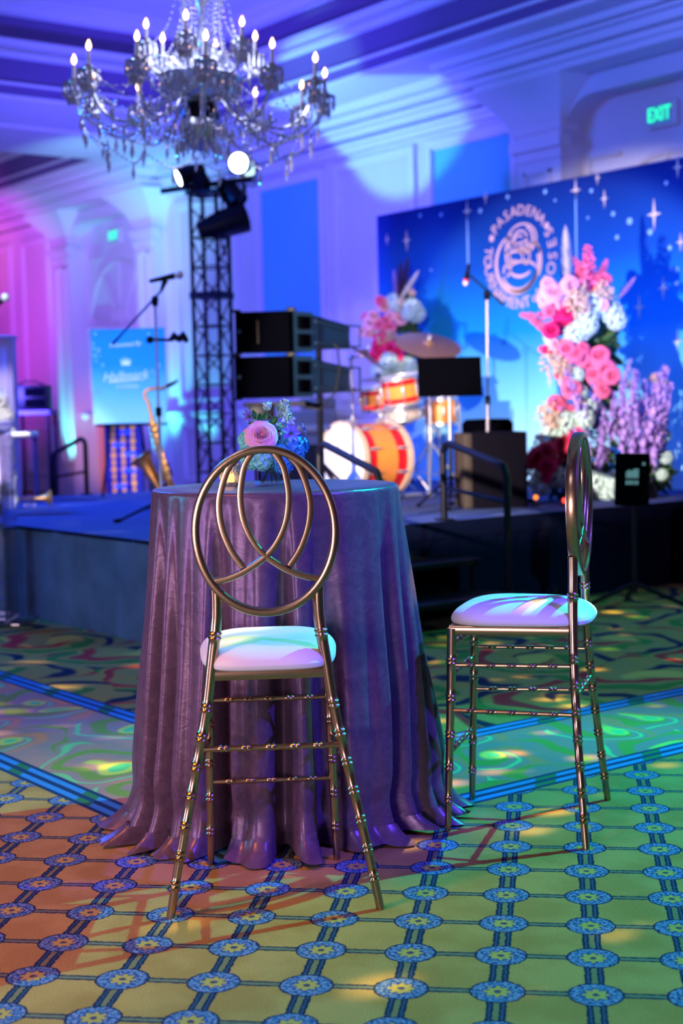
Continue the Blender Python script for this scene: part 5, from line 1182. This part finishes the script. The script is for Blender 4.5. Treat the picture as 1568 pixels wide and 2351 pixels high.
arrangement('tall pink, magenta and white flower arrangement leaning in front of the backdrop at the right', onstage(1330, 1150, 10.4), 10.4, RI, ((1350, 680), (1345, 720), (1368, 760), (1372, 790), (1375, 820), (1360, 860), (1370, 900), (1390, 960), (1385, 1010), (1370, 1060), (1320, 1080), (1300, 1100), (1345, 1110), (1265, 1110), (1300, 1050), (1390, 1100)), FACE)
LV = []
for px, py, s_, a in ((1440, 1060, 1.6, -.05), (1430, 1020, 1.3, .0), (1462, 1060, 1.7, .12), (1480, 1060, 2.0, .22), (1495, 1040, 1.5, .28), (1478, 985, 1.2, .25), (1450, 985, 1.2, .1), (1424, 1000, 1.0, -.15), (1500, 960, 1.1, .3), (1505, 1060, 1.3, .2)): LV.append(('spike', 'lilac', px, py, s_, a))
for px, py, s_ in ((1525, 1000, .8), (1530, 1050, .8), (1520, 1090, .7), (1430, 1110, 1.0), (1450, 1125, 1.0)): LV.append(('hydrangea', 'white_petal', px, py, s_))
for px, py, s_ in ((1435, 880, .8), (1500, 870, .7), (1525, 880, .6), (1450, 890, .6)): LV.append(('filler', 'blush', px, py, s_))
arrangement('group of tall lilac flower spikes at the right edge of the stage', onstage(1470, 1150, 10.5), 10.5, LV, ((1460, 1060), (1480, 1110), (1440, 1100), (1510, 1090)), FACE)
LI = [('plume', 'dark_plume', 917, 690, .9, .05), ('plume', 'dark_plume', 925, 680, .9, .15), ('plume', 'lilac', 912, 690, .7, -.1), ('plume', 'pampas', 920, 685, .75, .6)]
for m_, lst in {'palepink': ((852, 738, 1.5), (857, 725, 1.2), (882, 700, 1.4), (921, 730, 1.3), (835, 760, 1.2), (845, 765, .9), (895, 725, 1.0)), 'pink': ((862, 760, 1.2), (882, 765, 1.3), (895, 750, 1.2), (880, 785, 1.4), (890, 770, 1.1), (870, 745, 1.1), (872, 690, 1.0), (840, 728, 1.0), (898, 790, 1.1), (885, 735, 1.0)),
                'magenta': ((868, 790, 1.3), (866, 805, 1.2), (907, 805, 1.4), (912, 815, 1.2), (860, 818, 1.3), (895, 800, 1.2), (872, 775, 1.0))}.items():
    for px, py, s_ in lst: LI.append(('rose', m_, px, py, s_))
for px, py, s_ in ((945, 708, 1.5), (955, 720, 1.4), (938, 720, 1.1), (905, 690, 1.2), (910, 705, 1.1), (893, 830, 1.4), (915, 838, 1.5), (935, 840, 1.4), (945, 850, 1.2), (930, 860, 1.3), (872, 852, 1.5), (885, 858, 1.3), (900, 850, 1.3), (880, 840, 1.1), (870, 760, .8)): LI.append(('hydrangea', 'white_petal' if px % 2 else 'white_petal', px, py, s_))
for px, py, s_ in ((918, 700, 1.2), (898, 770, 1.0), (875, 780, .9), (945, 672, .6)): LI.append(('filler', 'blush', px, py, s_))
arrangement('pink and white flower arrangement with dark plumes at the left end of the backdrop', onstage(915, 1040, 13.3), 13.3, LI, ((925, 700), (935, 740), (945, 760), (940, 790), (945, 830), (930, 870), (915, 900), (920, 940)), FACE)
for k, (px, py, m_, lab) in enumerate(((1297, 1152, 'red_lamp', 'small glowing red lamp on the stage below the magenta flowers'), (1082, 1158, 'amber_lamp', 'small amber lamp on the stage left of the grey cabinet'), (1230, 1142, 'amber_lamp', 'small amber lamp on the stage right of the grey cabinet'))):
    q = R(px, py, d=9.75+k*.1 if k else 9.9); t = thing('stage_lamp', lab, 'lamp', (q.x, q.y, SH), 0, 'small lamps low on the stage')
    MB().lathe([(.0001, 0), (.03, 0), (.03, .012), (.018, .02), (.0001, .02)], 12).build('lamp_base', 'black', t); MB().ball((0, 0, max(.035, q.z-SH)), .017).build('lamp_bulb', m_, t)

# ------------------------------------------------------------------ lighting truss with fixtures
q = R(493, 900, d=13.1); zt = R(500, 452, d=13.1).z
tw = thing('truss_tower', 'black box truss tower behind the stacked speakers', 'truss', (q.x, q.y, SH), FACE-.35); zt -= SH
s_ = .125
for x in (-1, 1):
    for y in (-1, 1): MB().bar((x*s_, y*s_, .03), (x*s_, y*s_, zt), .018, 10).build('truss_chord', 'black', tw)
b = MB(); z = .15; k = 0
while z < zt-.28:
    for (ax, ay, bx, by) in ((-1, -1, 1, -1), (1, -1, 1, 1), (1, 1, -1, 1), (-1, 1, -1, -1)):
        b.bar((ax*s_, ay*s_, z), (bx*s_, by*s_, z), .008, 6); lo, hi = (z, z+.26) if k % 2 else (z+.26, z); b.bar((ax*s_, ay*s_, lo), (bx*s_, by*s_, hi), .008, 6)
    z += .26; k += 1
b.build('truss_lattice', 'black', tw)
b = MB(); b.box((0, 0, .015), (.5, .5, .03)); b.build('base_plate', 'black', tw)
MB().box((0, 0, zt+.01), (.32, .32, .03)).build('joint_plate', 'black', tw); MB().box((0, 0, zt*.66), (.30, .30, .06)).build('joint_plate', 'black', tw)
b = MB(); b.bar((-.42, -.10, zt+.05), (.42, .02, zt+.12), .025, 10); b.build('cross_bar', 'black', tw)
def fixture(label, px, py, d, aim, r=.085, L=.24, lens='lamp_lens', name='stage_light'):
    q = R(px, py, d=d); t = thing(name, label, 'stage light', q, 0, 'stage lights on the truss tower'); a = Vector(aim).normalized()
    MB().lathe([(.0001, -L), (r*.55, -L), (r*.7, -L*.8), (r*.95, -L*.5), (r, -.01), (r, .02), (r*.9, .02), (r*.9, 0), (.0001, 0)], 20, (0, 0, 0), axis=a).build('lamp_housing', 'black', t)
    MB().lathe([(.0001, .006), (r*.86, .004), (r*.86, .0), (.0001, 0)], 20, (0, 0, 0), axis=a).build('lens', lens, t)
    sd = a.cross(Vector((0, 0, 1))).normalized(); c_ = -a*L*.45
    b = MB(); b.tube([c_+sd*(r+.015), c_+sd*(r+.02)+Vector((0, 0, -r-.07)), c_-sd*(r+.02)+Vector((0, 0, -r-.07)), c_-sd*(r+.015)], .009, 6); b.bar(c_+Vector((0, 0, -r-.06)), c_+Vector((0, 0, -r-.15)), .014); b.build('yoke', 'black', t)
    return t
cl_ = camxy(-.8, -.35); fixture('round stage light with glowing white lens, left of the truss top', 412, 408, 12.8, (cl_.x, cl_.y, -.35))
cl_ = camxy(-.25, -.9); fixture('round stage light with glowing white lens, right of the truss top', 548, 374, 12.9, (cl_.x, cl_.y, -.12), .10)
cl_ = camxy(.45, -.8); fixture('stage light with a dim pale lens beside the bright one right of the truss top', 571, 386, 13.0, (cl_.x, cl_.y, -.15), .085, .2, 'lamp_lens_dim')
cl_ = camxy(.1, -.8); fixture('unlit black stage light hanging at the left side of the truss top', 462, 432, 12.95, (-cl_.x, -cl_.y, -.3), .09, .22, 'black')
cl_ = camxy(.85, .2); fixture('large dark moving head light pointing up right, clamped to the right side of the truss', 560, 500, 12.9, (cl_.x, cl_.y, .25), .13, .42, 'black', 'moving_head_light')
cl_ = camxy(.5, -.3); fixture('dark stage light clamped just below the truss top', 545, 462, 12.9, (cl_.x, cl_.y, -.6), .10, .26, 'black')

# ------------------------------------------------------------------ chandelier
cq = R(461, 150, d=8.6); CZ0 = cq.z   # height of the lower candle flames
cd = thing('chandelier', 'large crystal chandelier with eighteen lit candle lamps hanging from the coffer', 'chandelier', (cq.x, cq.y, CZ0), FACE)
RL, RU = .735, .33
b = MB(); b.lathe([(.012, .0), (.03, .02), (.05, .06), (.02, .10), (.035, .16), (.06, .22), (.022, .28), (.03, .38), (.055, .44), (.02, .52), (.018, .62), (.045, .70), (.02, .78), (.016, .95)], 16, (0, 0, -.30)); b.build('centre_stem', 'crystal', cd)
b = MB(); b.lathe([(.0001, -.50), (.05, -.49), (.10, -.44), (.13, -.36), (.10, -.30), (.03, -.28)], 20); b.build('lower_bowl', 'crystal', cd)
b = MB(); b.lathe([(.03, -.24), (.10, -.22), (.19, -.16), (.24, -.08), (.25, -.07), (.24, -.065), (.18, -.14), (.09, -.20), (.03, -.22)], 28); b.build('middle_dish', 'crystal', cd)
b = MB(); b.lathe([(.0001, -.40), (.085, -.39), (.11, -.33), (.11, -.28), (.085, -.22), (.0001, -.21)], 20); b.build('metal_hub', 'black', cd, label='dark metal hub')
b = MB(); b.bar((0, 0, .60), (0, 0, CZ-CZ0), .012, 8); b.lathe([(.05, CZ-CZ0-.02), (.12, CZ-CZ0-.01), (.12, CZ-CZ0)], 20); b.build('hanging_rod', 'dull_steel', cd)
b = MB(); b.lathe([(.02, .46), (.14, .48), (.155, .52), (.14, .505), (.02, .49)], 24); b.build('crown_dish', 'crystal', cd)
def beads(mb, pts, r=.008, step=.02):
    P = smooth_poly(pts, 8); acc = 0; last = P[0]
    for p_ in P[1:]:
        acc += (p_-last).length
        if acc >= step: mb.ball(p_, r, 6, 4); acc = 0
        last = p_
    mb.tube(P, .0012, 4)
def drop(mb, p_, L=.05, r=.010): p_ = Vector(p_); mb.lathe([(.0001, 0), (r*.5, -L*.15), (r, -L*.6), (.0001, -L)], 5, p_)
def armset(n, RR, z_fl, zc, sag, a0, hl):
    for k in range(n):
        a = a0+2*PI*k/n; c_, s_ = math.cos(a), math.sin(a); P = lambda r, z: Vector((r*c_, r*s_, z))
        zb = z_fl-hl
        pts = smooth_poly([P(.06, zc), P(.18, zc+.03), P(RR*.42, zc-sag*.5), P(RR*.68, zc-sag), P(RR*.88, zc-sag*.75), P(RR, zb-.05), P(RR, zb)], 6)
        ar = MB().tube(pts, [.010]*len(pts), 8).build('arm', 'crystal', cd)
        q_ = MB(); q_.lathe([(.0001, -.06), (.016, -.06), (.036, -.045), (.02, -.03), (.012, -.02), (.03, -.004), (.060, .006), (.062, .012), (.03, .004), (.022, .012), (.026, .035), (.012, .04)], 14, P(RR, zb)); q_.build('drip_dish', 'crystal', ar)
        MB().lathe([(.011, 0), (.011, hl-.045)], 8, P(RR, zb+.01)).build('candle_sleeve', 'candle_wax', ar)
        MB().lathe([(.006, 0), (.013, .012), (.0145, .022), (.010, .038), (.003, .052), (.0001, .058)], 10, P(RR, z_fl-.030)).build('candle_bulb', 'bulb', ar)
        q_ = MB()
        for j in range(12): b_ = 2*PI*j/12; e_ = P(RR, zb)+Vector((.060*math.cos(b_), .060*math.sin(b_), .004)); drop(q_, e_, .085, .010); q_.ball(e_, .0065, 5, 3); drop(q_, P(RR, zb-.045)+Vector((.034*math.cos(b_+.3), .034*math.sin(b_+.3), 0)), .08, .010)
        q_.build('prism_drops', 'crystal', ar)
armset(12, RL, 0, -.22, .17, .13, .15); armset(6, RU, .21, .02, .09, .35, .13)
DROPS = []
def swag(pts, r=.0075, step=.018): m_ = MB(); beads(m_, pts, r, step); m_.build('crystal_swag', 'crystal', cd)
P = lambda r, a_, z: Vector((r*math.cos(a_), r*math.sin(a_), z))
for k in range(12):
    a, a2 = .13+2*PI*k/12, .13+2*PI*(k+1)/12; am_ = (a+a2)/2
    swag([P(RL, a, -.17), P(RL*.96, am_, -.34), P(RL, a2, -.17)]); swag([P(.10, a, -.08), P(RL*.5, a, -.27), P(RL*.93, a, -.17)])
    swag([P(.20, a, -.16), P(RL*.45, am_, -.42), P(RL*.80, am_, -.38)], .008, .020); swag([P(RL*.9, a, -.42), P(RL*.75, am_, -.52), P(RL*.9, a2, -.42)], .008, .02)
    DROPS += [(P(RL*.96, am_, -.35), .10, .014), (P(RL*.62, am_, -.42), .10, .013), (P(RL*.9, a, -.42), .10, .013), (P(.22, a, -.10), .09, .011), (P(.13, am_, -.46), .08, .011), (P(RL*.75, am_, -.53), .10, .014), (P(RL*.8, a, -.30), .09, .012)]
for k in range(14): a = 2*PI*k/14; swag([P(.145, a, .49), P(.11, a, .30), P(.15, a, .08), P(.235, a, -.07)], .008, .019)
for k in range(6):
    a, a2 = .35+2*PI*k/6, .35+2*PI*(k+1)/6; am_ = (a+a2)/2
    swag([P(RU, a, .07), P(RU*.9, am_, -.04), P(RU, a2, .07)]); swag([P(.14, a, .50), P(.20, a, .22), P(RU*.95, a, .08)]); swag([P(.02, am_, .80), P(.09, am_, .62), P(.15, am_, .51)])
    swag([P(.15, am_, .49), P(.12, am_, .15), P(.2, am_, .0), P(RL*.6, am_, -.1), P(RL*.95, am_+.26, -.14)], .0075, .022)
    DROPS += [(P(.15, a, .48), .10, .010), (P(RU*.9, am_, -.05), .10, .012), (P(RU*.6, a, -.05), .09, .012)]
for q_, L_d, r_d in DROPS[:70]: m_ = MB(); m_.ball(q_, r_d*.7, 6, 4); drop(m_, q_, L_d, r_d); m_.build('prism_drop', 'crystal', cd)
sk = MB()
for q_, L_d, r_d in DROPS[70:]: drop(sk, q_, L_d, r_d)
for lev, (rr, n_, z) in enumerate(((.24, 28, -.08), (.15, 20, .49), (.11, 16, -.42), (.30, 26, -.30), (.07, 12, .12), (.42, 30, -.26), (.20, 22, -.36), (.18, 20, -.01))):
    for j in range(n_): a = 2*PI*j/n_; drop(sk, (rr*math.cos(a), rr*math.sin(a), z), .10, .010)
sk = sk.build('prism_fringe', 'crystal', cd); sk['kind'] = 'stuff'
cd.rotation_mode = 'XYZ'; cd.rotation_euler = (0, math.radians(2.6), FACE)
light('crystal_fill', 'POINT', cq+Vector((0, 0, .05)), None, (.72, .74, 1), 55, .45)  # added cool fill at the centre that brightens the crystals
